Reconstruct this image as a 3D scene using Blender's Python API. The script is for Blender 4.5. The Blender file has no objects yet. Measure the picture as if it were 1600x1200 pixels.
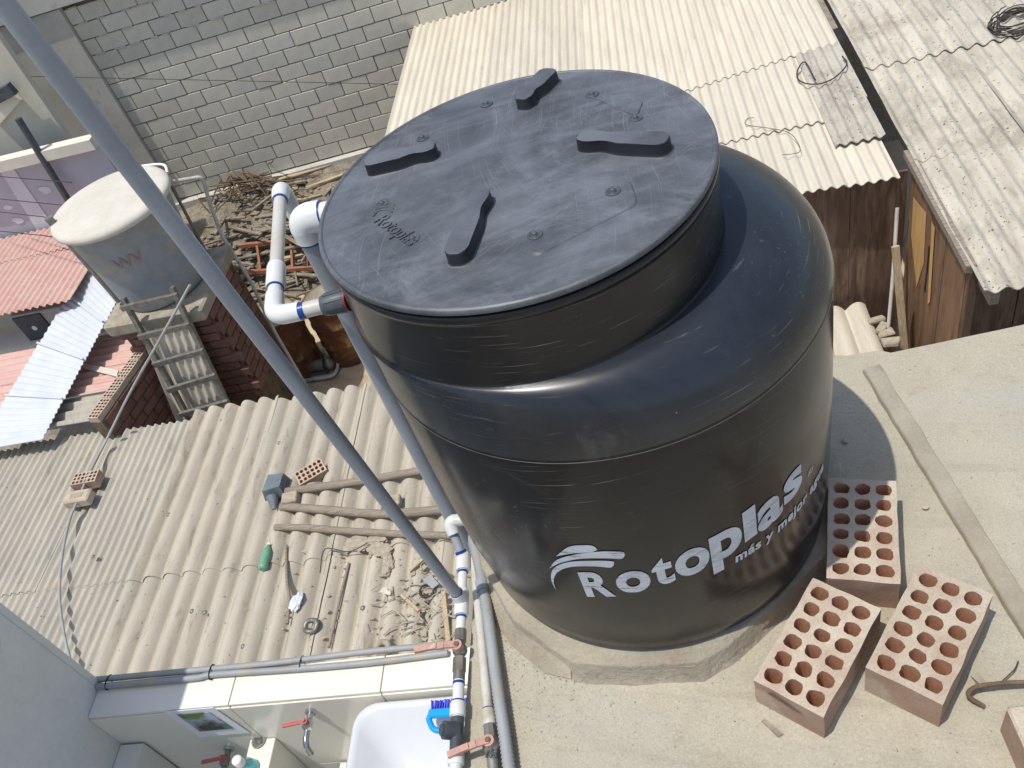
import bpy, bmesh, math, random
from mathutils import Vector, Matrix, noise
random.seed(7)
rad = math.radians
scene = bpy.context.scene
col = scene.collection

# ---------------------------------------------------------------- camera, sky, sun, exposure
FPX = 1355.53                                   # focal length in photo pixels (1600 wide)
CAM = Vector((0.14116, -1.19139, 1.63031))
RX = Vector((0.96737, 0.03259, -0.25125))       # image right
RY = Vector((-0.15379, -0.71256, -0.68455))     # image down
RZ = Vector((-0.20134, 0.70086, -0.68430))      # view direction
cd = bpy.data.cameras.new('camera')
cam = bpy.data.objects.new('camera', cd)
col.objects.link(cam)
mw = Matrix(((RX.x, -RY.x, -RZ.x, CAM.x), (RX.y, -RY.y, -RZ.y, CAM.y), (RX.z, -RY.z, -RZ.z, CAM.z), (0, 0, 0, 1)))
cam.matrix_world = mw
cd.sensor_fit = 'HORIZONTAL'
cd.sensor_width = 36
cd.lens = FPX / 1600 * 36
cd.clip_start = 0.02
cd.clip_end = 2000
scene.camera = cam

SUN = Vector((-0.225, -0.145, 1.0)).normalized()  # towards the sun
w = bpy.data.worlds.new('World')
scene.world = w
w.use_nodes = True
nt = w.node_tree
bg = nt.nodes['Background']
sky = nt.nodes.new('ShaderNodeTexSky')
sky.sky_type = 'NISHITA'
sky.sun_disc = False
sky.sun_elevation = math.asin(SUN.z)
sky.sun_rotation = math.atan2(SUN.x, SUN.y) % (2 * math.pi)
sky.air_density = 1.0
sky.dust_density = 2.0
nt.links.new(sky.outputs[0], bg.inputs[0])
bg.inputs[1].default_value = 0.15
sl = bpy.data.lights.new('sun', 'SUN')
sl.energy = 3.5
sl.angle = rad(0.53)
sl.color = (1.0, 0.965, 0.91)
so = bpy.data.objects.new('sun', sl)
so.rotation_euler = SUN.to_track_quat('Z', 'Y').to_euler()
so.location = (0, 0, 20)
col.objects.link(so)
scene.view_settings.view_transform = 'Standard'
scene.view_settings.look = 'None'
scene.view_settings.gamma = 1
scene.view_settings.exposure = 0.0

# ---------------------------------------------------------------- pixel -> point helpers (photo pixels)
def ray(u, v): return RX * ((u - 800) / FPX) + RY * ((v - 600) / FPX) + RZ
def PZ(u, v, z): d = ray(u, v); return CAM + d * ((z - CAM.z) / d.z)
def PY(u, v, y): d = ray(u, v); return CAM + d * ((y - CAM.y) / d.y)
def PX(u, v, x): d = ray(u, v); return CAM + d * ((x - CAM.x) / d.x)
def PD(u, v, dd): return CAM + ray(u, v) * dd
def PP(u, v, p, n): d = ray(u, v); return CAM + d * ((Vector(p) - CAM).dot(n) / d.dot(n))

# ---------------------------------------------------------------- materials
def lin(c):
    return tuple(((x / 255) / 12.92 if x / 255 <= .04045 else ((x / 255 + .055) / 1.055) ** 2.4) for x in c) + (1,)
class NT:
    def __init__(s, name):
        s.m = bpy.data.materials.new(name); s.m.use_nodes = True
        s.t = s.m.node_tree; s.b = s.t.nodes['Principled BSDF']
        tc = s.t.nodes.new('ShaderNodeTexCoord'); s.co = tc.outputs['Object']
    def link(s, a, b): s.t.links.new(a, b)
    def mapping(s, scale=(1, 1, 1), rot=(0, 0, 0), loc=(0, 0, 0)):
        n = s.t.nodes.new('ShaderNodeMapping'); s.link(s.co, n.inputs[0])
        n.inputs['Scale'].default_value = scale; n.inputs['Rotation'].default_value = rot; n.inputs['Location'].default_value = loc
        return n.outputs[0]
    def streak(s, scale, rot, loc=(0, 0, 0)):
        # rotate first, then stretch
        n = s.t.nodes.new('ShaderNodeMapping'); n.vector_type = 'TEXTURE'; s.link(s.co, n.inputs[0])
        n.inputs['Scale'].default_value = tuple(1 / q for q in scale); n.inputs['Rotation'].default_value = rot; n.inputs['Location'].default_value = loc
        return n.outputs[0]
    def noise(s, scale, detail=6, rough=.6, vec=None, dist=0):
        n = s.t.nodes.new('ShaderNodeTexNoise'); n.inputs['Scale'].default_value = scale
        n.inputs['Detail'].default_value = detail; n.inputs['Roughness'].default_value = rough
        n.inputs['Distortion'].default_value = dist
        s.link(vec if vec is not None else s.co, n.inputs['Vector'])
        return n.outputs['Fac']
    def ramp(s, fac, a, b, ca=(0, 0, 0, 1), cb=(1, 1, 1, 1)):
        n = s.t.nodes.new('ShaderNodeValToRGB'); e = n.color_ramp.elements
        e[0].position = a; e[0].color = ca; e[1].position = b; e[1].color = cb
        s.link(fac, n.inputs[0]); return n.outputs[0]
    def mix(s, fac, a, b, mode='MIX'):
        n = s.t.nodes.new('ShaderNodeMix'); n.data_type = 'RGBA'; n.blend_type = mode
        for k, v in ((0, fac), (6, a), (7, b)):
            if hasattr(v, 'is_linked'): s.link(v, n.inputs[k])
            else: n.inputs[k].default_value = v
        return n.outputs[2]
    def math(s, op, a, b=0):
        n = s.t.nodes.new('ShaderNodeMath'); n.operation = op
        for k, v in ((0, a), (1, b)):
            if hasattr(v, 'is_linked'): s.link(v, n.inputs[k])
            else: n.inputs[k].default_value = v
        return n.outputs[0]
    def bump(s, h, strength=.3, dist=.01):
        n = s.t.nodes.new('ShaderNodeBump'); n.inputs['Strength'].default_value = strength
        n.inputs['Distance'].default_value = dist; s.link(h, n.inputs['Height'])
        s.link(n.outputs[0], s.b.inputs['Normal'])
    def base(s, c):
        if hasattr(c, 'is_linked'): s.link(c, s.b.inputs['Base Color'])
        else: s.b.inputs['Base Color'].default_value = c
    def rough(s, r):
        if hasattr(r, 'is_linked'): s.link(r, s.b.inputs['Roughness'])
        else: s.b.inputs['Roughness'].default_value = r
    def set(s, **k):
        for a, v in k.items(): s.b.inputs[a.replace('_', ' ')].default_value = v

def MAT(name, c1, c2=None, scale=4, rough=.85, grain=.15, gscale=120, bump=.25, bdist=.003, spec=.4, metal=0,
        stain=None, sscale=2.0, sth=(.52, .68), speck=None, spscale=60, spth=(.68, .74), rand=0.0, stretch=None, alt=None):
    n = NT(name)
    v = n.mapping(scale=stretch) if stretch else None
    c = lin(c1)
    if c2: c = n.mix(n.ramp(n.noise(scale, 8, .62, v), .35, .65), lin(c1), lin(c2))
    if stain: c = n.mix(n.ramp(n.noise(sscale, 9, .68, v, .4), *sth), c, lin(stain))
    g = n.noise(gscale, 4, .7)
    if grain:
        gg = n.ramp(g, .25, .75, (1 - grain,) * 3 + (1,), (1 + grain * .6,) * 3 + (1,))
        c = n.mix(1.0, c, gg, 'MULTIPLY')
    if speck: c = n.mix(n.ramp(n.noise(spscale, 3, .6), *spth), c, lin(speck))
    if rand:
        oi = n.t.nodes.new('ShaderNodeObjectInfo')
        rr = n.ramp(oi.outputs['Random'], 0, 1, (1 - rand,) * 3 + (1,), (1 + rand * .7,) * 3 + (1,))
        c = n.mix(1.0, c, rr, 'MULTIPLY')
        if alt: c = n.mix(n.math('MULTIPLY', n.ramp(n.math('FRACT', n.math('MULTIPLY', oi.outputs['Random'], 7.31)), .55, 1.0), .16), c, lin(alt))
    n.base(c); n.rough(rough)
    n.set(Metallic=metal); n.b.inputs['Specular IOR Level'].default_value = spec
    if bump: n.bump(g, bump, bdist)
    return n.m

m_slab = None
def slab_mat():
    n = NT('slab_concrete')
    c = n.mix(n.ramp(n.noise(3.2, 9, .65), .35, .68), lin((186, 179, 161)), lin((170, 162, 143)))
    c = n.mix(n.ramp(n.noise(1.3, 6, .6, n.mapping(loc=(3.1, .4, 0)), .6), .52, .66), c, lin((174, 172, 160)))
    c = n.mix(n.math('MULTIPLY', n.ramp(n.noise(1.6, 8, .66, n.streak((1, 9, 1), (0, 0, rad(-14)), (2, 1, 0)), .8), .52, .74), .55), c, lin((150, 143, 126)))
    c = n.mix(n.math('MULTIPLY', n.ramp(n.noise(2.1, 7, .62, n.mapping(loc=(7, 3, 2)), 1.2), .55, .70), .5), c, lin((202, 197, 182)))
    c = n.mix(n.ramp(n.noise(14, 9, .75, None, .5), .60, .78), c, lin((146, 136, 118)))
    f = n.noise(230, 5, .75)
    c = n.mix(1.0, c, n.ramp(f, .28, .72, (.74, .73, .71, 1), (1.10, 1.10, 1.09, 1)), 'MULTIPLY')
    c = n.mix(n.ramp(n.noise(26, 9, .8, None, .3), .56, .80), c, lin((150, 140, 124)))
    c = n.mix(n.ramp(n.noise(120, 2, .5), .70, .76), c, lin((104, 92, 76)))
    n.base(c); n.rough(.9); n.b.inputs['Specular IOR Level'].default_value = .25
    h = n.math('ADD', n.noise(60, 8, .7), n.math('MULTIPLY', n.noise(9, 5, .6), 2.0))
    n.bump(h, .7, .005)
    return n.m
m_slab = slab_mat()
m_mortar = MAT('cement_mortar', (172, 163, 144), (150, 141, 124), scale=9, bump=.8, bdist=.006, gscale=90, stain=(150, 126, 108), sscale=5, sth=(.58, .7))
m_batten = MAT('cement_batten', (166, 158, 140), (144, 136, 118), scale=8, bump=.5, gscale=150)
m_roofL = None
def roof_mat(name, a, b, st, dark, spots=.69, sx=7, amt=1.0, patch=1.3, dth=(.56, .74)):
    n = NT(name)
    v = n.mapping(scale=(sx, 1.1, 2))
    c = n.mix(n.ramp(n.noise(1.3, 8, .65, v), .36, .66), lin(a), lin(b))
    c = n.mix(n.ramp(n.noise(patch, 9, .7, None, .5), .50, .72), c, lin(st))
    c = n.mix(n.math('MULTIPLY', n.ramp(n.noise(2.6, 9, .72, v, .6), *dth), amt), c, lin(dark))
    f = n.noise(150, 5, .7)
    c = n.mix(1.0, c, n.ramp(f, .28, .72, (.86, .86, .85, 1), (1.07, 1.07, 1.06, 1)), 'MULTIPLY')
    c = n.mix(n.ramp(n.noise(38, 3, .6), spots, spots + .03), c, lin((92, 84, 72)))
    oi = n.t.nodes.new('ShaderNodeObjectInfo')
    c = n.mix(1.0, c, n.ramp(oi.outputs['Random'], 0, 1, (.93, .93, .93, 1), (1.05, 1.04, 1.02, 1)), 'MULTIPLY')
    n.base(c); n.rough(.9); n.b.inputs['Specular IOR Level'].default_value = .2
    n.bump(n.noise(45, 6, .7), .35, .006)
    return n.m
m_roofA = roof_mat('dusty_fibre_cement', (190, 182, 166), (170, 162, 147), (176, 170, 158), (128, 120, 106))
m_roofB = roof_mat('grey_fibre_cement', (186, 180, 166), (168, 163, 151), (176, 172, 162), (134, 127, 113))
m_roofC = roof_mat('cream_fibre_cement', (210, 203, 187), (198, 190, 174), (202, 195, 179), (160, 151, 134), .76, 9, .5)
m_roofD = roof_mat('weathered_fibre_cement', (200, 194, 180), (180, 173, 160), (150, 143, 131), (108, 102, 92), .645, 6, .62, 1.6, (.50, .74))
m_red = MAT('red_roofing', (206, 172, 160), (196, 156, 144), scale=5, stretch=(1, 3, 1), rough=.6, grain=.1, bump=.1, stain=(200, 178, 166), sscale=3)
m_white = MAT('white_roofing', (204, 208, 212), (194, 198, 203), scale=4, rough=.55, grain=.05, bump=.05, speck=(150, 140, 130), spscale=30, spth=(.74, .77))
m_block = MAT('concrete_block', (216, 211, 193), (202, 198, 184), scale=6, gscale=170, grain=.2, bump=.6, bdist=.004, rand=.09, alt=(178, 186, 194), stain=(160, 156, 144), sscale=5, sth=(.6, .75))
m_joint = MAT('block_joint', (128, 124, 112), (100, 96, 86), scale=10, bump=.8, gscale=60)
m_conc = MAT('column_concrete', (200, 197, 187), (184, 181, 171), scale=3, gscale=110, grain=.14, bump=.5, bdist=.004, stain=(150, 144, 130), sscale=4, sth=(.58, .74), speck=(88, 84, 76), spscale=26, spth=(.72, .75))
m_rubble = MAT('rubble_earth', (174, 163, 144), (138, 128, 111), scale=7, gscale=50, grain=.3, bump=1, bdist=.03)
m_yard = MAT('yard_floor', (196, 180, 152), (178, 160, 132), scale=3, bump=.5, gscale=60, stain=(138, 122, 100), sscale=3, sth=(.56, .7))
m_redbrick = MAT('red_brick', (140, 100, 84), (114, 84, 72), scale=9, gscale=120, grain=.25, bump=.7, rand=.22, stain=(128, 112, 96), sscale=6)
m_brickmortar = MAT('brick_mortar', (120, 104, 86), (86, 72, 60), scale=8, bump=.8, gscale=70)
m_clay = MAT('pale_clay_brick', (176, 156, 136), (186, 169, 150), scale=14, gscale=260, grain=.22, bump=.6, bdist=.002, stain=(192, 180, 160), sscale=7, sth=(.40, .56), rand=.06)
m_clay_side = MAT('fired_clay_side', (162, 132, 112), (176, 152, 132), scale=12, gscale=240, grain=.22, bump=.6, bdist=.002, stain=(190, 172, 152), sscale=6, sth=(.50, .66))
m_plinthbrick = MAT('dusty_plinth_brick', (172, 152, 136), (162, 140, 122), scale=20, gscale=200, bump=.5, stain=(178, 168, 150), sscale=14)
m_clay_in = MAT('raw_clay', (206, 158, 128), (190, 140, 110), scale=20, gscale=200, grain=.25, bump=.7, bdist=.002)
m_tile = MAT('cream_tile', (228, 225, 213), (222, 218, 205), scale=2, rough=.16, grain=.02, bump=0, spec=.5)
m_grout = MAT('tile_grout', (196, 184, 156), rough=.8)
m_graywall = MAT('grey_wall_paint', (220, 220, 214), (208, 209, 203), scale=2.2, rough=.55, grain=.06, bump=.25, gscale=40, stain=(170, 170, 162), sscale=5, sth=(.62, .8))
m_basin = MAT('white_basin', (206, 209, 211), (198, 202, 205), scale=3, rough=.22, grain=.02, bump=0)
m_pvcw = MAT('white_pvc', (222, 224, 222), (208, 210, 206), scale=12, rough=.32, grain=.05, bump=.05, stain=(190, 182, 160), sscale=14, sth=(.6, .75))
m_pvcg = MAT('grey_pvc', (160, 165, 172), (144, 149, 156), scale=6, rough=.34, grain=.08, gscale=200, bump=.08, stain=(150, 142, 130), sscale=7, sth=(.6, .8))
m_pvcd = MAT('pale_grey_pvc', (200, 198, 190), (186, 183, 173), scale=9, rough=.42, grain=.08, bump=.06, stain=(168, 158, 138), sscale=8)
m_blue = MAT('blue_pipe_cement', (30, 70, 150), (24, 52, 120), scale=30, rough=.3, bump=0)
m_cond = MAT('grey_conduit', (158, 162, 164), (146, 148, 148), scale=10, rough=.5, grain=.06, bump=0, stain=(172, 160, 140), sscale=9)
m_dark = MAT('dark_grey_plastic', (82, 88, 94), (66, 72, 78), scale=14, rough=.45, bump=.1)
m_galv = MAT('dull_metal', (150, 148, 142), (118, 114, 106), scale=20, rough=.5, metal=.5, bump=.3, gscale=150)
m_chrome = MAT('chrome', (200, 202, 205), rough=.22, metal=1, bump=0, grain=0)
m_lever = MAT('faded_orange_lever', (192, 152, 136), (178, 138, 122), scale=40, rough=.55, bump=.2, stain=(206, 176, 158), sscale=30)
m_dkred = MAT('dark_red_gasket', (130, 40, 44), rough=.5, bump=0)
m_redlever = MAT('red_lever', (182, 98, 92), rough=.4, bump=0)
m_wood = MAT('weathered_wood', (158, 146, 130), (126, 115, 101), scale=3, stretch=(2, 30, 30), rough=.9, gscale=80, bump=.8, bdist=.006)
m_plank = MAT('pale_timber', (196, 178, 148), (164, 142, 112), scale=3, stretch=(30, 30, 2), rough=.85, bump=.4)
m_ply = MAT('orange_plywood', (150, 116, 86), (118, 90, 66), scale=2, stretch=(6, 6, 1), rough=.8, bump=.3, stain=(96, 62, 42), sscale=3, sth=(.5, .7))
m_brown = MAT('rusty_brown_sheet', (116, 92, 76), (86, 68, 58), scale=2.5, stretch=(7, 7, 1), rough=.85, bump=.4, stain=(142, 120, 102), sscale=2, sth=(.48, .66))
m_tanply = MAT('bare_plywood', (216, 176, 118), (196, 152, 98), scale=3, stretch=(8, 8, 1), rough=.8, bump=.2)
m_rust = MAT('rusted_steel', (120, 76, 50), (84, 56, 42), scale=8, gscale=90, grain=.3, rough=.85, bump=.6, stain=(146, 120, 76), sscale=4, sth=(.52, .64))
m_orange = MAT('red_oxide_paint', (166, 116, 94), (146, 98, 78), scale=9, rough=.75, bump=.3)
m_wire = MAT('dark_wire', (64, 58, 52), rough=.7)
m_rebar = MAT('rusty_rebar', (132, 112, 90), (100, 82, 66), scale=40, rough=.9, bump=.6, gscale=300)
m_otank = MAT('asbestos_tank', (152, 156, 160), (138, 142, 147), scale=6, rough=.9, grain=.1, bump=.3, stain=(168, 160, 142), sscale=3)
m_olid = MAT('tank_lid', (208, 203, 189), (198, 192, 178), scale=6, rough=.9, bump=.1)
m_lav = MAT('lavender_panel', (184, 184, 192), (174, 174, 184), scale=3, rough=.8, grain=.04, bump=.1)
m_putty = MAT('putty', (216, 217, 222), (204, 206, 212), scale=6, rough=.85, bump=.2)
m_cream = MAT('cream_wall', (206, 203, 186), (196, 191, 174), scale=3, rough=.85, bump=.2)
m_wbeam = MAT('white_beam', (226, 222, 206), (214, 208, 192), scale=4, rough=.7, bump=.1)
m_green = MAT('green_bottle_plastic', (96, 150, 122), (124, 166, 140), scale=30, rough=.25, bump=0)
m_paper = MAT('white_paper', (226, 227, 234), rough=.6, bump=0, grain=0)
m_bb = MAT('bright_blue_plastic', (20, 150, 214), rough=.35, bump=0, grain=0)
m_bd = MAT('deep_blue_bristle', (18, 44, 190), rough=.5, bump=0, grain=0)
m_wp = MAT('white_plastic', (225, 225, 222), rough=.35, bump=0, grain=0)
m_acw = MAT('ac_housing', (196, 194, 184), (180, 176, 164), rough=.6, bump=0)
m_black = MAT('matt_black', (30, 30, 32), rough=.8, bump=0)
m_junk = MAT('dusty_debris', (178, 167, 148), (150, 140, 122), scale=30, rough=.95, bump=.8, gscale=60)
m_slate = MAT('slate_grey_plastic', (116, 124, 130), (98, 106, 112), scale=10, rough=.5, bump=.1)
m_glassb = MAT('blue_dish_soap', (120, 200, 205), rough=.1, bump=0, grain=0)

def lid_mat():
    n = NT('scuffed_black_lid')
    base = n.mix(n.ramp(n.noise(5, 9, .68, None, .8), .36, .68), lin((62, 65, 69)), lin((94, 98, 104)))
    c = base
    warp_n = n.t.nodes.new('ShaderNodeTexNoise'); warp_n.inputs['Scale'].default_value = 3.0; n.link(n.co, warp_n.inputs['Vector'])
    wsc = n.t.nodes.new('ShaderNodeVectorMath'); wsc.operation = 'SCALE'; wsc.inputs['Scale'].default_value = .10; n.link(warp_n.outputs['Color'], wsc.inputs[0])
    wadd = n.t.nodes.new('ShaderNodeVectorMath'); wadd.operation = 'ADD'; n.link(n.co, wadd.inputs[0]); n.link(wsc.outputs[0], wadd.inputs[1])
    co0 = n.co
    for k, (a, s, lo, hi, am) in enumerate([(12, 3.0, .60, .70, .20), (-24, 3.5, .60, .70, .20), (50, 3.0, .60, .69, .34),
                                          (-64, 3.2, .60, .69, .32), (88, 2.6, .60, .69, .36), (32, 3.0, .61, .69, .32), (-46, 3.0, .62, .69, .34), (70, 3.0, .62, .69, .34)]):
        n.co = wadd.outputs[0]
        v = n.streak((2.5, 130 + 12 * k, 1), (0, 0, rad(a)), (k * 3.3, k, 0)); n.co = co0
        gate = n.ramp(n.noise(3.6, 3, .5, n.mapping(loc=(k * 2, 5 * k, 1))), .46, .60)
        f = n.math('MULTIPLY', n.ramp(n.noise(s, 3, .6, v, .15), lo, hi), n.math('MULTIPLY', gate, am * .5))
        c = n.mix(f, c, lin((176, 181, 188)))
    c = n.mix(n.math('MULTIPLY', n.ramp(n.noise(2.6, 8, .65, n.mapping(loc=(2, 7, 0)), 1.2), .5, .72), .3), c, lin((136, 140, 146)))
    c = n.mix(n.math('MULTIPLY', n.ramp(n.noise(1.0, 9, .7, n.streak((4, 16, 1), (0, 0, rad(10)), (1, 2, 0)), 1.0), .46, .72), .30), c, lin((142, 148, 156)))
    c = n.mix(n.math('MULTIPLY', n.ramp(n.noise(4.2, 9, .72, n.mapping(loc=(9, 1, 0)), 1.4), .54, .70), .28), c, lin((150, 154, 160)))
    n.base(c); n.rough(n.ramp(n.noise(7, 6, .6), .3, .7, (.42,) * 3 + (1,), (.62,) * 3 + (1,)))
    n.b.inputs['Specular IOR Level'].default_value = .5
    n.bump(n.noise(120, 4, .6), .05, .001)
    return n.m
m_lid = lid_mat()
m_gripside = MAT('unworn_plastic_with_shade', (34, 35, 39), (44, 46, 50), scale=12, rough=.45, bump=0)  # unscuffed black plastic, with the shade on the grip sides painted in
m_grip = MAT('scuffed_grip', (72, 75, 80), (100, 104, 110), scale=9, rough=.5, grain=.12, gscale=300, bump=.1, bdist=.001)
def body_mat(name, a, b, dust, r0, r1, dustth=(.60, .78), spec=.5):
    n = NT(name)
    c = n.mix(n.ramp(n.noise(4, 8, .65, None, .6), .38, .66), lin(a), lin(b))
    for k, (sc, ro) in enumerate([((3, 3, 150), (0, rad(4), 0)), ((3, 3, 170), (rad(9), rad(-7), 0)), ((60, 60, 4), (rad(30), 0, 0))]):
        f = n.ramp(n.noise(2.6, 3, .6, n.streak(sc, ro, (k, 2 * k, 0)), .2), .64, .72)
        gate = n.ramp(n.noise(2.5, 4, .6, n.mapping(loc=(4 * k, 1, 3))), .48, .62)
        c = n.mix(n.math('MULTIPLY', n.math('MULTIPLY', f, gate), .22 if k == 2 else .5), c, lin((140, 140, 142)))
    c = n.mix(n.math('MULTIPLY', n.ramp(n.noise(6, 9, .72, None, 1.0), *dustth), .35), c, lin(dust))
    c = n.mix(n.ramp(n.noise(150, 2, .5), .80, .82), c, lin((170, 166, 160)))
    n.base(c)
    n.rough(n.ramp(n.noise(5, 6, .65, n.mapping(loc=(5, 5, 5))), .32, .68, (r0,) * 3 + (1,), (r1,) * 3 + (1,)))
    n.b.inputs['Specular IOR Level'].default_value = spec
    n.bump(n.noise(9, 3, .5), .05, .005)
    return n.m
m_body = body_mat('black_polyethylene', (20, 21, 24), (31, 32, 36), (116, 112, 106), .14, .30, spec=.38)
m_should = body_mat('black_polyethylene_shoulder', (30, 33, 38), (46, 50, 57), (118, 118, 116), .18, .36, spec=.55)  # same plastic as the body; sky reflection painted in as lighter, bluer tone
def print_mat():
    n = NT('white_print')
    f = n.ramp(n.noise(6, 5, .7, n.mapping(scale=(3, 3, 40), rot=(rad(15), rad(25), 0)), .5), .57, .64)
    c = n.mix(n.ramp(n.noise(30, 5, .6), .35, .7), lin((204, 210, 218)), lin((182, 190, 200)))
    c = n.mix(f, c, lin((70, 72, 78)))
    n.base(c); n.rough(.5); return n.m
m_print = print_mat()
def picture_mat():
    n = NT('photo_print')
    c = n.mix(n.ramp(n.noise(9, 3, .5), .42, .58), lin((60, 66, 60)), lin((176, 186, 206)))
    c = n.mix(n.ramp(n.noise(12, 2, .5, n.mapping(loc=(4, 2, 1))), .55, .62), c, lin((92, 120, 70)))
    c = n.mix(n.ramp(n.noise(10, 2, .5, n.mapping(loc=(1, 8, 1))), .58, .64), c, lin((120, 84, 88)))
    n.base(c); n.rough(.5); return n.m
m_pic = picture_mat()

# ---------------------------------------------------------------- mesh helpers
class MB:
    def __init__(s): s.v = []; s.f = []; s.sm = []
    def add(s, vs, fs, smooth=False):
        o = len(s.v); s.v += [tuple(x) for x in vs]; s.f += [tuple(i + o for i in f) for f in fs]; s.sm += [smooth] * len(fs); return s
    def box(s, c, size, rot=None, jit=0):
        hx, hy, hz = size[0] / 2, size[1] / 2, size[2] / 2
        vs = [Vector((x, y, z)) for z in (-hz, hz) for x, y in ((-hx, -hy), (hx, -hy), (hx, hy), (-hx, hy))]
        if jit: vs = [q + Vector([random.uniform(-jit, jit) for _ in range(3)]) for q in vs]
        if rot is not None: vs = [rot @ q for q in vs]
        c = Vector(c)
        return s.add([q + c for q in vs], [(0, 3, 2, 1), (4, 5, 6, 7), (0, 1, 5, 4), (1, 2, 6, 5), (2, 3, 7, 6), (3, 0, 4, 7)])
    def bbox(s, c, size, rot=None, b=.004):
        """box with chamfered edges"""
        bm = bmesh.new(); bmesh.ops.create_cube(bm, size=1)
        for q in bm.verts: q.co = Vector((q.co.x * size[0], q.co.y * size[1], q.co.z * size[2]))
        bmesh.ops.bevel(bm, geom=bm.edges[:], offset=b, segments=1, affect='EDGES', clamp_overlap=True)
        bm.verts.index_update(); c = Vector(c)
        vs = [(rot @ q.co if rot is not None else q.co) + c for q in bm.verts]
        fs = [[q.index for q in f.verts] for f in bm.faces]; bm.free()
        return s.add(vs, fs)
    def beam(s, a, b, wx, wz, up=Vector((0, 0, 1)), jit=0):
        a = Vector(a); b = Vector(b); d = b - a; L = d.length; y = d.normalized()
        x = y.cross(up); x = x.normalized() if x.length > 1e-5 else Vector((1, 0, 0)); z = x.cross(y)
        R = Matrix((x, y, z)).transposed()
        return s.box((a + b) / 2, (wx, L, wz), R, jit)
    def tube(s, pts, r, seg=14, caps=True, smooth=True):
        pts = [Vector(p) for p in pts]; n = len(pts)
        rs = r if isinstance(r, (list, tuple)) else [r] * n
        t0 = (pts[1] - pts[0]).normalized()
        u = t0.orthogonal().normalized(); vs = []
        for i in range(n):
            t = (pts[min(i + 1, n - 1)] - pts[max(i - 1, 0)]).normalized()
            u = (u - t * u.dot(t)); u = u.normalized() if u.length > 1e-6 else t.orthogonal().normalized()
            v = t.cross(u)
            for k in range(seg):
                a = 2 * math.pi * k / seg
                vs.append(pts[i] + (u * math.cos(a) + v * math.sin(a)) * rs[i])
        fs = [(i * seg + k, i * seg + (k + 1) % seg, (i + 1) * seg + (k + 1) % seg, (i + 1) * seg + k) for i in range(n - 1) for k in range(seg)]
        s.add(vs, fs, smooth)
        if caps:
            s.add(vs[:seg], [tuple(range(seg - 1, -1, -1))]); s.add(vs[-seg:], [tuple(range(seg))])
        return s
    def lathe(s, prof, c=(0, 0, 0), seg=96, smooth=True):
        """prof: list of (r, z); a repeated point makes a crease"""
        runs = [[prof[0]]]
        for p in prof[1:]:
            if p == runs[-1][-1]: runs.append([p])
            else: runs[-1].append(p)
        for run in runs:
            if len(run) < 2: continue
            vs = []
            for r, z in run:
                for k in range(seg):
                    a = 2 * math.pi * k / seg; vs.append((c[0] + r * math.cos(a), c[1] + r * math.sin(a), c[2] + z))
            fs = [(i * seg + k, i * seg + (k + 1) % seg, (i + 1) * seg + (k + 1) % seg, (i + 1) * seg + k) for i in range(len(run) - 1) for k in range(seg)]
            s.add(vs, fs, smooth)
        return s
    def prism(s, poly, z0, z1):
        n = len(poly)
        a = [(p[0], p[1], z0) for p in poly]; b = [(p[0], p[1], z1) for p in poly]
        s.add(a + b, [tuple(range(n - 1, -1, -1)), tuple(range(n, 2 * n))] + [(i, (i + 1) % n, n + (i + 1) % n, n + i) for i in range(n)])
        return s
    def slabquad(s, q, th):
        """thick plate from 4 points (thickness along minus normal)"""
        q = [Vector(p) for p in q]; n = (q[1] - q[0]).cross(q[3] - q[0]).normalized()
        b = [p - n * th for p in q]
        return s.add(q + b, [(0, 1, 2, 3), (7, 6, 5, 4)] + [(i, i + 4, (i + 1) % 4 + 4, (i + 1) % 4) for i in range(4)])
    def rough(s, amp, fr=8.0):
        s.v = [tuple(Vector(p) + noise.noise_vector(Vector(p) * fr) * amp) for p in s.v]; return s
    def ico(s, c, r, sub=1, squash=(1, 1, 1), jit=.0):
        bm = bmesh.new(); bmesh.ops.create_icosphere(bm, subdivisions=sub, radius=1)
        bm.verts.index_update()
        c = Vector(c); k = random.random() * 50
        vs = []
        for q in bm.verts:
            d = 1 + jit * noise.noise(q.co * 1.7 + Vector((k, k, k)))
            vs.append(c + Vector((q.co.x * squash[0], q.co.y * squash[1], q.co.z * squash[2])) * r * d)
        fs = [[q.index for q in f.verts] for f in bm.faces]; bm.free()
        return s.add(vs, fs, jit < .2)
    def mesh(s, name):
        me = bpy.data.meshes.new(name); me.from_pydata(s.v, [], s.f)
        me.polygons.foreach_set('use_smooth', s.sm); me.update(); return me

def thing(name, label, cat, loc=(0, 0, 0), group=None):
    o = bpy.data.objects.new(name, None); col.objects.link(o); o.location = loc
    o.empty_display_size = .05
    o['label'] = label; o['category'] = cat
    if group: o['group'] = group
    return o
def link(name, me, mat, parent=None):
    if me.materials: pass
    else: me.materials.append(mat)
    o = bpy.data.objects.new(name, me); col.objects.link(o)
    if parent is not None: setpar(o, parent)
    return o
def wloc(p):
    L = Vector(p.location); q = p.parent
    while q is not None: L = q.matrix_parent_inverse.to_translation() * 0 + L; q = None
    return L
def setpar(o, p):
    # meshes are written in world coordinates; an Empty parent is only translated, a mesh parent sits at the origin
    o.parent = p
    o.matrix_parent_inverse = Matrix.Translation(-Vector(p.location)) if p.type == 'EMPTY' else Matrix.Identity(4)
def part(name, mb, mat, parent, label=None):
    o = link(name, mb.mesh(name), mat, parent)
    if label: o['label'] = label
    return o
def solo(name, mb, mat, label, cat, group=None):
    o = link(name, mb.mesh(name), mat); o['label'] = label; o['category'] = cat
    if group: o['group'] = group
    return o
def struct(name, mb, mat):
    o = link(name, mb.mesh(name), mat); o['kind'] = 'structure'; return o

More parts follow.
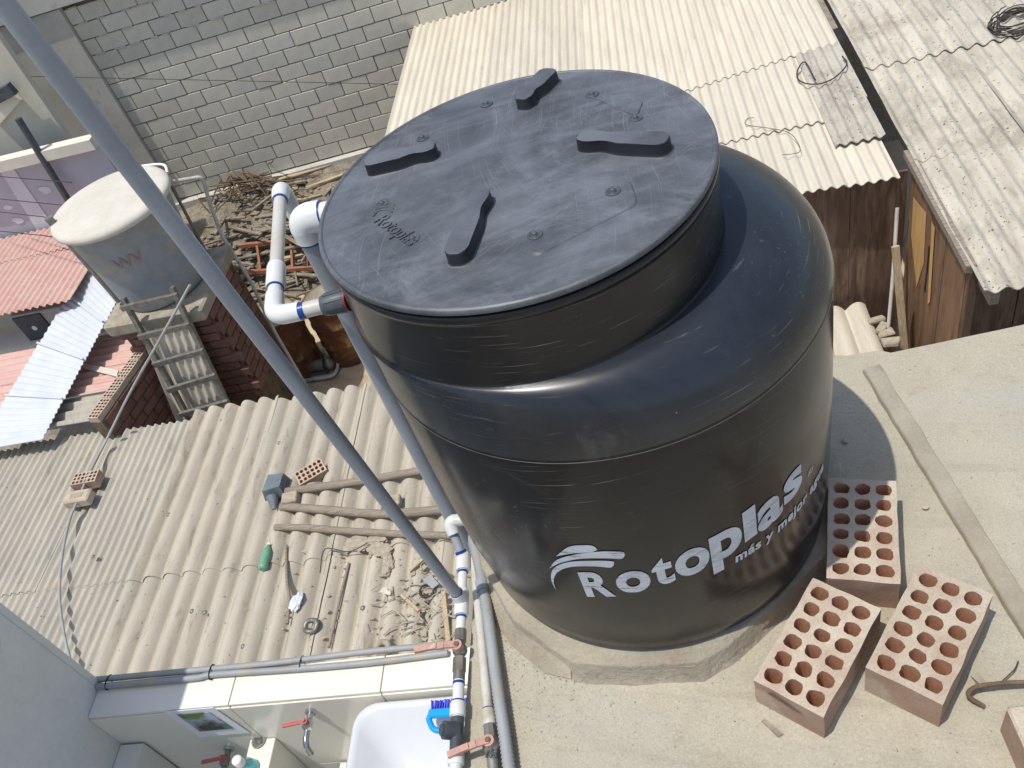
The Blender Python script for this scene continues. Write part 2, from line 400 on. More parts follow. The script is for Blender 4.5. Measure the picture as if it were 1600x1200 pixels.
def fillet(pts, r, n=8):
    pts = [Vector(p) for p in pts]; out = [pts[0]]
    for i in range(1, len(pts) - 1):
        a = (pts[i - 1] - pts[i]); b = (pts[i + 1] - pts[i]); rr = min(r, a.length * .49, b.length * .49)
        p = pts[i] + a.normalized() * rr; q = pts[i] + b.normalized() * rr
        for k in range(n + 1):
            t = k / n; out.append(p * (1 - t) ** 2 + pts[i] * 2 * t * (1 - t) + q * t * t)
    out.append(pts[-1]); return out
def ribbed(pts, r, step=.005, depth=.14, seg=12):
    """corrugated flexible conduit"""
    pts = smooth_path(pts, 40); L = [0]
    for i in range(1, len(pts)): L.append(L[-1] + (pts[i] - pts[i - 1]).length)
    out = []; rs = []; n = int(L[-1] / (step / 2)); j = 0
    for i in range(n + 1):
        d = L[-1] * i / n
        while j < len(L) - 2 and L[j + 1] < d: j += 1
        t = (d - L[j]) / max(1e-9, L[j + 1] - L[j])
        out.append(pts[j].lerp(pts[j + 1], t)); rs.append(r * (1 if i % 2 else 1 - depth))
    return MB().tube(out, rs, seg)
def smooth_path(pts, n=30):
    pts = [Vector(p) for p in pts]; P = [pts[0] * 2 - pts[1]] + pts + [pts[-1] * 2 - pts[-2]]; out = []
    m = len(pts) - 1; per = max(3, n // m)
    for i in range(m):
        a, b, c, d = P[i], P[i + 1], P[i + 2], P[i + 3]
        for k in range(per):
            t = k / per
            out.append(.5 * ((2 * b) + (c - a) * t + (2 * a - 5 * b + 4 * c - d) * t * t + (3 * b - a - 3 * c + d) * t ** 3))
    out.append(pts[-1]); return out

def corr(x0, x1, y0, y1, zf, pitch, amp, axis='Y', th=.007, per=8, seg=10, wob=.0, phase=0.0, edge=.0, sharp=False):
    """corrugated sheet; ridges run along `axis`"""
    if callable(zf): z = zf
    else: z = lambda x, y: zf
    A0, A1, B0, B1 = (x0, x1, y0, y1) if axis == 'Y' else (y0, y1, x0, x1)
    na = max(4, int((A1 - A0) / pitch * per)); top = []; k0 = random.random() * 100
    for j in range(seg + 1):
        for i in range(na + 1):
            a = A0 + (A1 - A0) * i / na; b = B0 + (B1 - B0) * j / seg
            if edge and j in (0, seg): b += edge * noise.noise(Vector((a * 3, k0, j)))
            if edge and i in (0, na): a += edge * .4 * noise.noise(Vector((b * 4, k0, i)))
            zz = amp * (2 * abs(math.cos(math.pi * (a - phase) / pitch)) ** .8 - 1) if sharp else amp * math.cos(2 * math.pi * (a - phase) / pitch)
            zz += wob * noise.noise(Vector((a * .9, b * .9, k0)))
            x, y = (a, b) if axis == 'Y' else (b, a)
            top.append(Vector((x, y, z(x, y) + zz)))
    bot = [p - Vector((0, 0, th)) for p in top]; W = na + 1
    mb = MB()
    fs = [(j * W + i, j * W + i + 1, (j + 1) * W + i + 1, (j + 1) * W + i) for j in range(seg) for i in range(na)]
    if axis == 'X': fs = [f[::-1] for f in fs]
    mb.add(top, fs, True); mb.add(bot, [f[::-1] for f in fs], True)
    ring = [i for i in range(W)] + [j * W + na for j in range(1, seg + 1)] + [seg * W + i for i in range(na - 1, -1, -1)] + [j * W for j in range(seg - 1, 0, -1)]
    n = len(ring)
    mb.add([top[i] for i in ring] + [bot[i] for i in ring], [(i, i + n, (i + 1) % n + n, (i + 1) % n) for i in range(n)])
    return mb

# ================================================================ THE SETTING
# roof slab the tank stands on
FAR = .388
poly = [(-.405, -2.2), (2.6, -2.2), (2.6, .50), (.93, .404), (.64, .379), (.50, .392), (.2, .40), (-.40, .405)]
mb = MB(); nx, ny = 120, 104
# top as a gently uneven grid
def slab_z(x, y): return .0035 * noise.noise(Vector((x * 2.2, y * 2.2, 3))) + .0012 * noise.noise(Vector((x * 11, y * 11, 8)))
gx = [-.405 + (2.6 + .405) * i / nx for i in range(nx + 1)]; vs = []
for j in range(ny + 1):
    for x in gx:
        far = .40 if x < .5 else (.392 if x < .6 else .379 + (x - .64) * .085)
        far += .004 * noise.noise(Vector((x * 9, 0, 0)))
        y = -2.2 + (far + 2.2) * j / ny
        vs.append((x, y, slab_z(x, y)))
W = nx + 1
mb.add(vs, [(j * W + i, j * W + i + 1, (j + 1) * W + i + 1, (j + 1) * W + i) for j in range(ny) for i in range(nx)], True)
ring = [i for i in range(W)] + [j * W + nx for j in range(1, ny + 1)] + [ny * W + i for i in range(nx - 1, -1, -1)] + [j * W for j in range(ny - 1, 0, -1)]
n = len(ring)
mb.add([vs[i] for i in ring] + [(vs[i][0], vs[i][1], -.2) for i in ring], [(i, i + n, (i + 1) % n + n, (i + 1) % n) for i in range(n)])
mb.add([(-.405, -2.2, -.2), (2.6, -2.2, -.2), (2.6, .40, -.2), (-.405, .40, -.2)], [(3, 2, 1, 0)])
struct('roof_slab', mb, m_slab)
# the house wall under the slab
mb = MB().box((1.1, -.92, -2.35), (2.94, 2.56, 4.298))
o = solo('house_wall', mb, m_graywall, 'grey wall of the house under the concrete roof slab', 'wall')

# ground far below everything
struct('ground', MB().add([(-120, -80, -4.95), (120, -80, -4.95), (120, 160, -4.95), (-120, 160, -4.95)], [(0, 1, 2, 3)]), m_rubble)
# yard floor beyond the near roof, rising into a rubble bank at the block wall
def wally(x): return 8.63 + (x + 2.37) * math.tan(rad(5.9))
vs = []; NX, NY = 46, 60
for j in range(NY + 1):
    for i in range(NX + 1):
        x = -6.6 + 9.6 * i / NX; y = 4.0 + (wally(x) - 4.0) * j / NY
        t = max(0, min(1, (y - (wally(x) - 1.5)) / 1.45)); t = t * t * (3 - 2 * t)
        z = -4.5 + t * 1.08 + (.02 + .13 * t) * noise.noise(Vector((x * 1.7, y * 1.7, 0))) + .04 * t * noise.noise(Vector((x * 6, y * 6, 4)))
        vs.append((x, y, z))
W = NX + 1
yf = MB().add(vs, [(j * W + i, j * W + i + 1, (j + 1) * W + i + 1, (j + 1) * W + i) for j in range(NY) for i in range(NX)], True)
kf = [f for f in yf.f if sum(yf.v[i][2] for i in f) / 4 < -4.40]; kb = [f for f in yf.f if sum(yf.v[i][2] for i in f) / 4 >= -4.40]
struct('yard_ground', MB().add(yf.v, kf, True), m_yard)
struct('rubble_bank', MB().add(yf.v, kb, True), m_rubble)

# ---------------------------------------------------------------- block wall at the back
A = rad(5.9); WT = Vector((math.cos(A), math.sin(A), 0)); WN = Vector((math.sin(A), -math.cos(A), 0)); W0 = Vector((-2.37, 8.63, 0))
WR = Matrix((WT, -WN, Vector((0, 0, 1)))).transposed()          # local x along wall, y into wall
def wp(s, z, out=0): return W0 + WT * s + WN * out + Vector((0, 0, z))
bw = thing('block_wall', 'tall grey concrete block wall with staggered blocks closing off the yard', 'wall', wp(-1, -3.4))
mb = MB().box(wp(-.3, -1.9, -.075), (6.6, .14, 3.3), WR)
part('mortar_bed', mb, m_joint, bw)
BWd, BH = .322, .178
blocks = [MB().bbox((0, 0, 0), (BWd - .010, .05, BH - .011), None, .004).rough(.0022, 14 + k).mesh('block') for k in range(5)]
half = MB().bbox((0, 0, 0), (BWd / 2 - .010, .05, BH - .011), None, .004).rough(.002, 14).mesh('block')
for m_ in blocks + [half]: m_.materials.append(m_block)
rows = 15
for r in range(rows):
    z = -3.33 + BH * (r + .5)
    s = -3.565; k = 0
    if z > -.75: break
    off = (r % 2) * BWd / 2
    smax = 2.6
    if off:
        o = link('block', half, m_block, bw); p = wp(s + BWd / 4, z, .004)
        o.matrix_basis = Matrix.Translation(p) @ WR.to_4x4(); s += BWd / 2
    while s < smax:
        c = wp(s + BWd / 2, z, .004 + random.uniform(-.003, .003))
        o = link('block', random.choice(blocks), m_block, bw)
        o.matrix_basis = Matrix.Translation(c) @ WR.to_4x4() @ Matrix.Rotation(random.uniform(-.006, .006), 4, 'Y')
        s += BWd
# mortar squeezed out of the top courses
mb = MB()
for r in (11, 12, 13, 14):
    z = -3.33 + BH * r; s = -3.5
    while s < 1.2:
        if random.random() < .75:
            L = random.uniform(.05, .2)
            mb.bbox(wp(s + L / 2, z + .001, .034), (L, .016, .013), WR, .003)
        s += random.uniform(.12, .3)
part('squeezed_mortar', mb.rough(.006, 20), m_conc, bw)
cl = thing('concrete_column', 'wide rough grey concrete column at the left end of the block wall', 'column', wp(-4, -3.4))
part('shaft', MB().box(wp(-4.01, -2.1, -.02), (.885, .22, 2.6), WR), m_conc, cl)
part('tie_beam', MB().box(wp(-1.0, -.55, .0), (7.9, .26, .46), WR), m_conc, cl)
cl2 = thing('concrete_column', 'narrow grey concrete column left of the wide column, separated by a groove', 'column', wp(-4.8, -3.4))
part('shaft', MB().box(wp(-4.56, -2.1, -.10), (.19, .22, 2.6), WR), m_conc, cl2)
part('outer_flange', MB().box(wp(-4.71, -2.1, -.07), (.10, .2, 2.6), WR), m_conc, cl2)
fs_ = thing('foundation_wall', 'rough cement footing with brick courses under the block wall', 'wall', wp(-1, -4.6))
part('footing', MB().box(wp(-.8, -3.42, .03), (7.6, .22, .16), WR).rough(.02, 4), m_conc, fs_)
part('core', MB().box(wp(-.8, -4.1, -.06), (7.6, .2, 1.22), WR), m_brickmortar, fs_)
rb = [MB().bbox((0, 0, 0), (.225, .05, .085), None, .005).rough(.004, 12 + k).mesh('brick') for k in range(3)]
for m_ in rb: m_.materials.append(m_redbrick)
for r in range(5):
    for k in range(13):
        s = -3.9 + k * .238 + (r % 2) * .119
        o = link('brick', random.choice(rb), m_redbrick, fs_)
        o.matrix_basis = Matrix.Translation(wp(s, -3.56 - r * .098, .05)) @ WR.to_4x4()

# ---------------------------------------------------------------- near corrugated roof, far below the slab, left and behind the tank
ZR = -3.2
nr = thing('corrugated_roof', 'dusty tan corrugated roof below the slab, strewn with poles and rubbish', 'roof', (-2.5, 2.2, ZR - .1))
zA = ZR - .026
xs = [-4.25, -3.42, -2.58, -1.72, -.86, .0, .80, 1.53]
for i in range(7):
    x0, x1 = xs[i] - (.04 if i else 0), xs[i + 1]
    for (y0, y1, dz) in ((2.30, 4.06, .010), (.15, 2.42, .0)):
        hole = .0
        part('sheet', corr(x0, x1, y0 + random.uniform(-.02, .02), y1 + random.uniform(-.03, .02), zA + dz + .006 * (i % 2), .168, .036, 'Y', seg=14, per=12, wob=.018, phase=-4.25, edge=.02, sharp=True), m_roofC if i == 6 else m_roofA, nr)
nl = thing('corrugated_roof', 'grey fine-ribbed corrugated roof beside the dusty tan roof, crossed by a cable', 'roof', (-5.5, 2.5, ZR - .1))
for i in range(3):
    x0 = -4.30 - .92 * (i + 1); x1 = -4.24 - .92 * i
    for (y0, y1, dz) in ((2.33, 4.02, .006), (.15, 2.44, .0)):
        part('sheet', corr(x0, x1, y0, y1 + random.uniform(-.03, .03), zA - .035 + dz + .003 * (i % 2), .0755, .014, 'Y', seg=12, wob=.012, edge=.012), m_roofB, nl)
# nails/washers on the sheets
nm = MB().lathe([(.0, .012), (.012, .011), (.018, .003), (.02, 0)], seg=8).mesh('roof_nail'); nm.materials.append(m_galv)
for (u, v) in [(263, 804), (145, 870), (320, 957), (325, 988), (380, 1010), (300, 955), (495, 710), (483, 985), (567, 950), (437, 692), (347, 657), (520, 985)]:
    p = PZ(u, v, ZR + .004); o = link('roof_nail', nm, m_galv, nr); o.matrix_basis = Matrix.Translation(p)

# walls that carry the near roof
solo('support_wall', MB().box((-1.4, 3.9, -4.0), (5.4, .12, 1.48)), m_brickmortar, 'dark brick wall under the far edge of the tan corrugated roof', 'wall')

# ---------------------------------------------------------------- cream corrugated roof (upper right) and brown walls under it
ZC = -2.10
cr = thing('corrugated_roof', 'cream corrugated roof running back to the block wall behind the tank', 'roof', (0, 6, ZC - .1))
def zc(x, y): return ZC + .015 * math.sin(x * 1.3)
def lapy(x): return 5.86 + (x - 1.0) * .2
def csheet(x0, x1, f0, f1, dz, mat, wob=.008, ph=0):
    n = max(6, int((x1 - x0) / .0795 * 8)); seg = 10; k0 = random.random() * 9
    mb = corr(x0, x1, 0, 1, 0, .0795, .0125, 'Y', th=.006, seg=seg, wob=wob, phase=ph)
    mb.v = [(x, f0(x) + (f1(x) - f0(x)) * y, z + zc(x, y) + dz) for (x, y, z) in mb.v]
    return part('sheet', mb, mat, cr)
near = lambda x: 4.02 + .01 * math.sin(x * 7)
mid = lambda x: 4.86 + .015 * (x - 1.2)
far = lambda x: wally(x) - .03
for i, (a, b) in enumerate(((-2.3, -1.32), (-1.36, -.40), (-.44, .50), (.46, 1.40), (1.36, 1.74))):
    csheet(a, b, lapy, far, .034 + .003 * (i % 2), m_roofC)
    if a > -1.5:
        csheet(a, min(b, 1.42) if b < 1.7 else 1.70, lambda x: mid(x), lambda x: lapy(x) + .12, .016 + .003 * (i % 2), m_roofD if b < 1 else m_roofC)
        csheet(a, b - .02, near, lambda x: mid(x) + .12, .0 + .003 * (i % 2), m_roofC)
csheet(1.40, 1.745, lambda x: 4.46 + .02 * x, lambda x: lapy(x) + .03, .030, m_roofD)
part('verge_board', MB().beam((1.775, 5.2, ZC - .06), (1.78, 8.4, ZC - .06), .04, .05), m_conc, cr)

bwl = thing('shed_wall', 'dark rusty brown sheet wall below the cream roof, right of the tank', 'wall', (1.2, 4.1, -4.4))
for i in range(5):
    x = -.1 + i * .38
    part('panel', MB().box((x + .19, 4.12 + .006 * (i % 2), -3.3), (.376, .02, 2.36)), m_brown, bwl)
# gable side wall under the right roof
sw = thing('plywood_wall', 'orange-brown plywood side wall under the left edge of the weathered roof', 'wall', (1.8, 3.6, -4.4))
part('panel', MB().box((1.83, 3.55, -3.2), (.02, 1.12, 2.2)), m_ply, sw)
part('bare_patch', MB().add([(1.815, 4.02, -2.28), (1.815, 3.74, -2.22), (1.815, 3.70, -2.62), (1.815, 3.80, -2.92), (1.815, 4.0, -2.6)], [(0, 1, 2, 3, 4)]), m_tanply, sw, 'pale bare plywood patch near the top')
part('splinter', MB().add([(1.812, 3.62, -2.2), (1.812, 3.55, -2.2), (1.812, 3.50, -2.8), (1.812, 3.54, -2.86)], [(0, 1, 2, 3)]), m_tanply, sw)
part('slit', MB().box((1.818, 3.63, -2.62), (.006, .02, .4)), m_black, sw)
part('top_plate', MB().box((1.83, 3.6, -2.075), (.06, 1.3, .05)), m_wood, sw)
part('edge_post', MB().box((1.85, 2.97, -3.2), (.05, .05, 2.2)), m_brown, sw)
rw = thing('recessed_wall', 'dark brown wall set back under the weathered roof at the right', 'wall', (3, 3.4, -4.4))
for i in range(4):
    part('panel', MB().box((2.06 + i * .5, 3.36, -3.2), (.49, .02, 2.2)), m_brown, rw)
solo('lean_pole', MB().tube(smooth_path([PY(1388, 512, 3.7), PY(1396, 420, 3.85), PY(1402, 325, 4.0)], 8), .014, 8), m_pvcd, 'thin grey pole leaning against the brown shed wall', 'pole')
solo('lean_plank', MB().beam(PY(1413, 545, 3.6), PY(1399, 385, 3.72), .05, .02, Vector((0, -1, 0))), m_plank, 'pale timber plank leaning beside the plywood wall', 'plank')
hb = thing('hollow_brick_pile', 'broken perforated bricks at the corner of the shed', 'bricks', PZ(1385, 520, ZR - .1))
for (u, v, r_) in [(1370, 500, .2), (1385, 522, .3), (1378, 512, 1.0), (1392, 535, -.2)]:
    part('brick_piece', MB().bbox(PZ(u, v, ZR + .02), (.12, .06, .04), Matrix.Rotation(r_, 3, 'Z'), .008).rough(.014, 18), m_junk, hb)

# ---------------------------------------------------------------- weathered roof at the right
ZD = -2.06
rr = thing('corrugated_roof', 'weathered grey-cream corrugated roof with dark lichen stains at the right', 'roof', (2.6, 4.5, ZD - .1))
for j, (y0, y1) in enumerate(((2.72, 4.20), (4.10, 5.52), (5.42, 6.95), (6.85, 9.2))):
    for i, (a, b) in enumerate(((1.825, 2.58), (2.53, 3.32), (3.27, 4.1))):
        part('sheet', corr(a, b, y0 + .01 * i, y1, lambda x, y, j=j, i=i: ZD + .016 * j + .004 * (i % 2), .116, .018, 'Y', seg=14, wob=.012, phase=1.83, edge=.01), m_roofD, rr)
part('rafter', MB().box((1.90, 5.9, ZD - .09), (.05, 6.3, .09)), m_wood, rr)

# ---------------------------------------------------------------- laundry corner lower left
ZP = -.6
par = thing('tiled_parapet', 'cream tiled parapet wall with conduits along its top, lower left', 'wall', (-1.2, 0, -2.2))
part('core', MB().box((-1.13, -.022, -1.40), (1.43, .102, 1.57)), m_grout, par)
tx = [-1.845, -1.358, -.87, -.41]
for i in range(3):
    a, b = tx[i], tx[i + 1]
    part('tile', MB().bbox(((a + b) / 2, -.0225, ZP - .006), (b - a - .003, .113, .012), None, .0015), m_tile, par)
    for k in range(3):
        z1 = ZP - .014 - k * .45
        part('tile', MB().bbox(((a + b) / 2 + .0, -.0785, z1 - .2235), (b - a - .003, .010, .447), None, .0012), m_tile, par)
gw = thing('side_wall', 'smooth grey painted wall closing the laundry corner at the lower left', 'wall', (-1.9, -.8, -2.2))
part('wall_face', MB().box((-1.905, -1.035, -.70), (.12, 2.10, 3.08)), m_graywall, gw)
part('corner_bead', MB().box((-1.868, .0265, -.70), (.05, .022, 3.08)), m_graywall, gw)
part('skirting_plinth', MB().box((-1.80, -.18, -1.5), (.085, .18, 1.42)), m_graywall, gw)
struct('laundry_floor', MB().box((-1.15, -1.0, -2.25), (1.6, 2.1, .1)), m_conc)
# pillar with drain, and work surface
pil = thing('tiled_ledge', 'narrow cream tiled ledge with a round drain below the parapet', 'ledge', (-1.37, -.2, -2.2))
LZ = -.835
c0 = PY(405, 1150, -.084)
lx = PZ(408, 1165, LZ).x
part('ledge_body', MB().bbox((lx, -.36, (LZ - 2.2) / 2), (.088, .55, LZ + 2.2), None, .002), m_tile, pil)
dp = PZ(405, 1158, LZ)
part('drain_cover', MB().lathe([(0, .006), (.015, .006), (.015, .003), (.019, .003), (.019, .006), (.0235, .0055), (.025, .001), (.025, 0)], (dp.x, dp.y, LZ), 28), m_galv, pil)
mb = MB()
for k in range(5): mb.box((dp.x - .010 + k * .005, dp.y, LZ + .0064), (.0022, .024, .0012), Matrix.Rotation(.5, 3, 'Z'))
part('drain_slot', mb, m_dark, pil)
# rear bench under tap
tb = thing('tiled_bench', 'cream tiled bench block under the tap beside the white basin', 'bench', (-1.1, -.2, -2.2))
part('bench_top', MB().bbox((-1.0, -.3, -1.06), (.36, .42, .02), None, .002), m_tile, tb)
part('bench_body', MB().box((-1.0, -.31, -1.64), (.34, .40, 1.13)), m_tile, tb)

# white basin
def basin():
    t = thing('wash_basin', 'white glossy wash basin with rounded corner below the parapet', 'basin', (-.72, -.40, -2.2))
    zt = -.635; cx, cy = -.64, -.40; hx, hy = .318, .308
    def rr_(hx, hy, r, z, n=10):
        pts = []
        for (sx, sy, a0) in ((1, 1, 0), (-1, 1, 90), (-1, -1, 180), (1, -1, 270)):
            for k in range(n + 1):
                a = rad(a0 + 90 * k / n); pts.append((cx + sx * (hx - r) + r * math.cos(a), cy + sy * (hy - r) + r * math.sin(a), z))
        return pts
    rings = [rr_(hx - .02, hy - .02, .06, zt - .10), rr_(hx, hy, .07, zt - .03), rr_(hx + .002, hy + .002, .07, zt - .008), rr_(hx - .006, hy - .006, .066, zt),
             rr_(hx - .016, hy - .016, .06, zt - .002), rr_(hx - .026, hy - .026, .06, zt - .008), rr_(hx - .06, hy - .07, .055, zt - .050), rr_(hx - .13, hy - .15, .05, zt - .105), rr_(.05, .05, .045, zt - .13)]
    n = len(rings[0]); vs = [p for r in rings for p in r]
    mb = MB().add(vs, [(i * n + k, i * n + (k + 1) % n, (i + 1) * n + (k + 1) % n, (i + 1) * n + k) for i in range(len(rings) - 1) for k in range(n)], True)
    mb.add(rings[-1], [tuple(range(n))])
    part('bowl', mb, m_basin, t)
    part('pedestal', MB().box((cx, cy, -1.48), (.3, .4, 1.42)), m_basin, t)
    p = PZ(655, 1150, zt - .115)
    part('plug_ring', MB().lathe([(.018, .006), (.026, .006), (.028, 0)], (p.x, p.y, zt - .118), 20), m_galv, t)
basin()
# tap on the parapet face
def tap(u, v, label, mat_body, sc=1.0, y0=-.084):
    p = PY(u, v, y0); t = thing('tap', label, 'tap', p)
    part('escutcheon', MB().tube([p + Vector((0, .001, 0)), p + Vector((0, -.010, 0))], .017, 16), m_chrome, t)
    q = p + Vector((0, -.075, -.0)); 
    part('spout', MB().tube(fillet([p, p + Vector((0, -.10, -.004)), p + Vector((0, -.108, -.05))], .03), [.0095] * 4 + [.0095] * 6 + [.0105], 14), mat_body, t)
    part('valve_body', MB().bbox(p + Vector((0, -.045, .004)), (.026, .034, .03), None, .006), mat_body, t)
    part('lever_hub', MB().tube([p + Vector((0, -.045, .015)), p + Vector((0, -.045, .031))], .0105, 14), m_redlever, t)
    lv = part('lever', MB().beam(p + Vector((.0, -.045, .028)), p + Vector((-.066, -.055, .031)), .012, .005), m_redlever, t)
    part('screw', MB().tube([p + Vector((0, -.045, .03)), p + Vector((0, -.045, .037))], .005, 8), m_galv, t)
tap(486, 1110, 'chrome wall tap with red lever above the cream bench', m_chrome)
tap(358, 1168, 'shaded wall tap with dark red lever behind the soap bottle', m_galv)
# paper sheet
q = [PY(312, 1152, -.088), PY(390, 1145, -.088), PY(333, 1106, -.088), PY(257, 1113, -.088)]
sh = thing('taped_sheet', 'white sheet with a printed picture stuck on the tiled parapet face', 'sheet', q[0])
part('paper', MB().slabquad(q, .002), m_paper, sh)
cq = sum(q, Vector()) / 4
qq = [cq + (p - cq) * .66 + Vector((0, -.0025, .012)) for p in q]
part('picture', MB().slabquad(qq, .001), m_pic, sh)
# soap bottle
p = PZ(375, 1190, LZ + .0)
bt = thing('soap_bottle', 'clear bottle of turquoise dish soap with a white cap', 'bottle', (lx - .075, -.36, -1.1))
cpq = PZ(369, 1187, LZ + .085); bx, by = cpq.x, cpq.y
part('bottle_body', MB().lathe([(.0, -.20), (.034, -.20), (.036, -.19), (.036, -.06), (.030, -.03), (.014, -.008), (.013, 0)], (bx, by, LZ + .06), 24), m_glassb, bt)
part('cap', MB().lathe([(.016, -.005), (.0165, .022), (.014, .026), (0, .027)], (bx, by, LZ + .06), 18), m_wp, bt)
# brush
bp = PZ(690, 1085, ZP + .01)
br = thing('scrub_brush', 'bright blue scrub brush with dark blue bristles behind the white pipe', 'brush', bp)
bz = -.62; X = bp.x; Y = bp.y - .04
part('brush_back', MB().bbox((X + .018, Y, bz), (.125, .026, .016), None, .004), m_bb, br)
hd = fillet([(X - .035, Y, bz), (X - .045, Y - .012, bz - .003), (X - .028, Y - .045, bz - .004), (X + .015, Y - .052, bz - .004), (X + .06, Y - .040, bz - .004)], .015)
part('handle', MB().tube(hd, .0085, 12), m_bb, br)
mb = MB()
for i in range(16):
    for k in range(4):
        a = Vector((X - .034 + i * .0075, Y + .010, bz - .006 + k * .004)); mb.beam(a, a + Vector((random.uniform(-.003, .003), .024, .004 + random.uniform(-.003, .003))), .0042, .003)
part('bristles', mb, m_bd, br)
# conduits along the parapet
def onp(u, v, h=.012): return PZ(u, v, ZP + h)
def cond(name, pts, label): 
    return solo(name, ribbed(pts, .0105, .006, .12, 10), m_cond, label, 'conduit')
cond('conduit', [onp(150, 1062), onp(300, 1048), onp(420, 1037), onp(560, 1020, .014), onp(650, 1011, .016), onp(705, 1006, .02)], 'upper grey corrugated conduit lying along the parapet top')
cond('conduit', [onp(152, 1073), onp(300, 1060), onp(335, 1054), onp(480, 1044), onp(590, 1034), onp(700, 1020)], 'lower grey corrugated conduit sagging along the parapet top')
for (u, v) in [(170, 1066), (331, 1050), (472, 1037)]:
    c = onp(u, v, .01)
    solo('cable_tie', MB().tube([c + Vector((0, .024 * math.cos(a), .014 * math.sin(a) + .0)) for a in [i * math.pi / 8 for i in range(17)]], .0022, 6), m_black,
         {170: 'black cable tie on the conduits next to the grey wall', 331: 'black cable tie where the parapet shadow ends', 472: 'black cable tie on the conduits above the chrome tap'}[u], 'cable tie', 'cable ties on the conduits')

# ================================================================ THE BLACK WATER TANK
NECK = Vector((-.0805, -.0299, 0)); RN, RL = .3085, .3128
ZB, ZS, ZN, ZL = .0573, .6725, .795, .9426
tank = thing('water_tank', 'big black plastic water tank with white printed logo on a low plinth', 'water tank', (0, 0, ZB))
SEG = 160
prof = [(0, ZB), (.350, ZB), (.368, ZB + .004), (.3765, ZB + .018), (.378, ZB + .05), (.3785, ZB + .058), (.382, ZB + .10), (.388, .22), (.392, .36), (.394, .50), (.394, ZS - .012), (.3925, ZS - .005), (.3925, ZS - .001), (.395, ZS + .001), (.3955, ZS + .003), (.394, ZS + .006)]
mbd = MB().lathe(prof, seg=SEG)
part('body', mbd, m_body, tank)
part('moulding_seam', MB().tube([(.3945 * math.cos(i * math.pi / 80), .3945 * math.sin(i * math.pi / 80), ZS + .001) for i in range(161)], .0011, 6, caps=False), m_galv, tank)
rings = []; NR = 26
for i in range(NR + 1):
    t = i / NR; a = t * math.pi / 2
    k = 1 - math.cos(a); kz = math.sin(a)
    k = k ** 0.95
    c = NECK * k; r = .394 + (RN + .0015 - .394) * k; z = ZS + .006 + (ZN - ZS - .006) * (kz ** 1.05)
    rings.append([(c.x + r * math.cos(2 * math.pi * j / SEG), c.y + r * math.sin(2 * math.pi * j / SEG), z) for j in range(SEG)])
mb = MB().add([p for r in rings for p in r], [(i * SEG + k, i * SEG + (k + 1) % SEG, (i + 1) * SEG + (k + 1) % SEG, (i + 1) * SEG + k) for i in range(NR) for k in range(SEG)], True)
part('shoulder', mb, m_should, tank)
nk = part('neck', MB().lathe([(RN + .006, ZN - .004), (RN + .002, ZN), (RN, ZN + .006), (RN, ZL - .034), (RN + .001, ZL - .030), (RN + .0036, ZL - .027), (RN + .0040, ZL - .0175), (RN + .0020, ZL - .0145), (RN - .009, ZL - .0140), (RN - .010, ZL - .006)], (NECK.x, NECK.y, 0), SEG), m_body, tank)
lid = part('lid', MB().lathe([(.290, ZL - .0105), (RL - .0015, ZL - .0098), (RL, ZL - .0086), (RL, ZL - .0035), (RL - .0008, ZL - .0010), (RL - .0008, ZL - .0010), (RL - .0030, ZL + .0010), (RL - .0060, ZL + .0012), (RL - .0075, ZL + .0002), (RL - .0085, ZL - .0012), (RL - .0085, ZL - .0012), (RL - .020, ZL - .0006), (.27, ZL + .001), (.20, ZL + .0035), (.09, ZL + .0045), (.03, ZL + .0042), (.012, ZL + .003), (.0001, ZL + .0026)], (NECK.x, NECK.y, 0), SEG), m_lid, tank)
ZLT = ZL + .003
# moulded grips on the lid, shaped like flat bottles, lying along four radii
def grip(pin, pout):
    a = PZ(*pin, ZL + .012); b = PZ(*pout, ZL + .012); d = (b - a); L = d.length; d.normalize(); n = Vector((-d.y, d.x, 0))
    outl = [(0, 0), (.0, .40), (.025, .66), (.08, .84), (.15, .86), (.21, .76), (.27, .66), (.33, .66), (.40, .80), (.47, .94), (.56, 1.0), (.90, 1.0), (.955, .86), (.99, .55), (1.0, .3), (1.0, 0)]
    hw = .0172
    half_ = [(t * L, w_ * hw) for t, w_ in outl[1:-1]]
    pl = half_ + [(x, -y) for x, y in reversed(half_)]
    cx_ = L * .55
    def lev(off, z):
        out = []
        for x, y in pl:
            ln = math.hypot(x - cx_, y) or 1
            out.append(a + d * (x + (x - cx_) / ln * off) + n * (y + y / ln * off * 1.0 + (math.copysign(off * .6, y))))
        return [Vector((p.x, p.y, z)) for p in out]
    R_ = [lev(.0042, ZLT - .001), lev(.0014, ZLT + .0010), lev(.0006, ZLT + .0040), lev(.0, ZLT + .0185), lev(-.0008, ZLT + .0205), lev(-.0020, ZLT + .0212)]
    m_ = len(pl); mb = MB().add([p for r in R_ for p in r], [(i * m_ + k, (i + 1) * m_ + k, (i + 1) * m_ + (k + 1) % m_, i * m_ + (k + 1) % m_) for i in range(len(R_) - 1) for k in range(m_)], True)
    mb.add(R_[-1], [tuple(range(m_ - 1, -1, -1))])
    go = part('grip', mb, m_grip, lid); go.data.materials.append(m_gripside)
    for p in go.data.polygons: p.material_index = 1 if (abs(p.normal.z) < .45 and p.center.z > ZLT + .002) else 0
grip((757, 303), (712, 408)); grip((683, 236), (573, 262)); grip((815, 165), (862, 116)); grip((905, 222), (1046, 228))
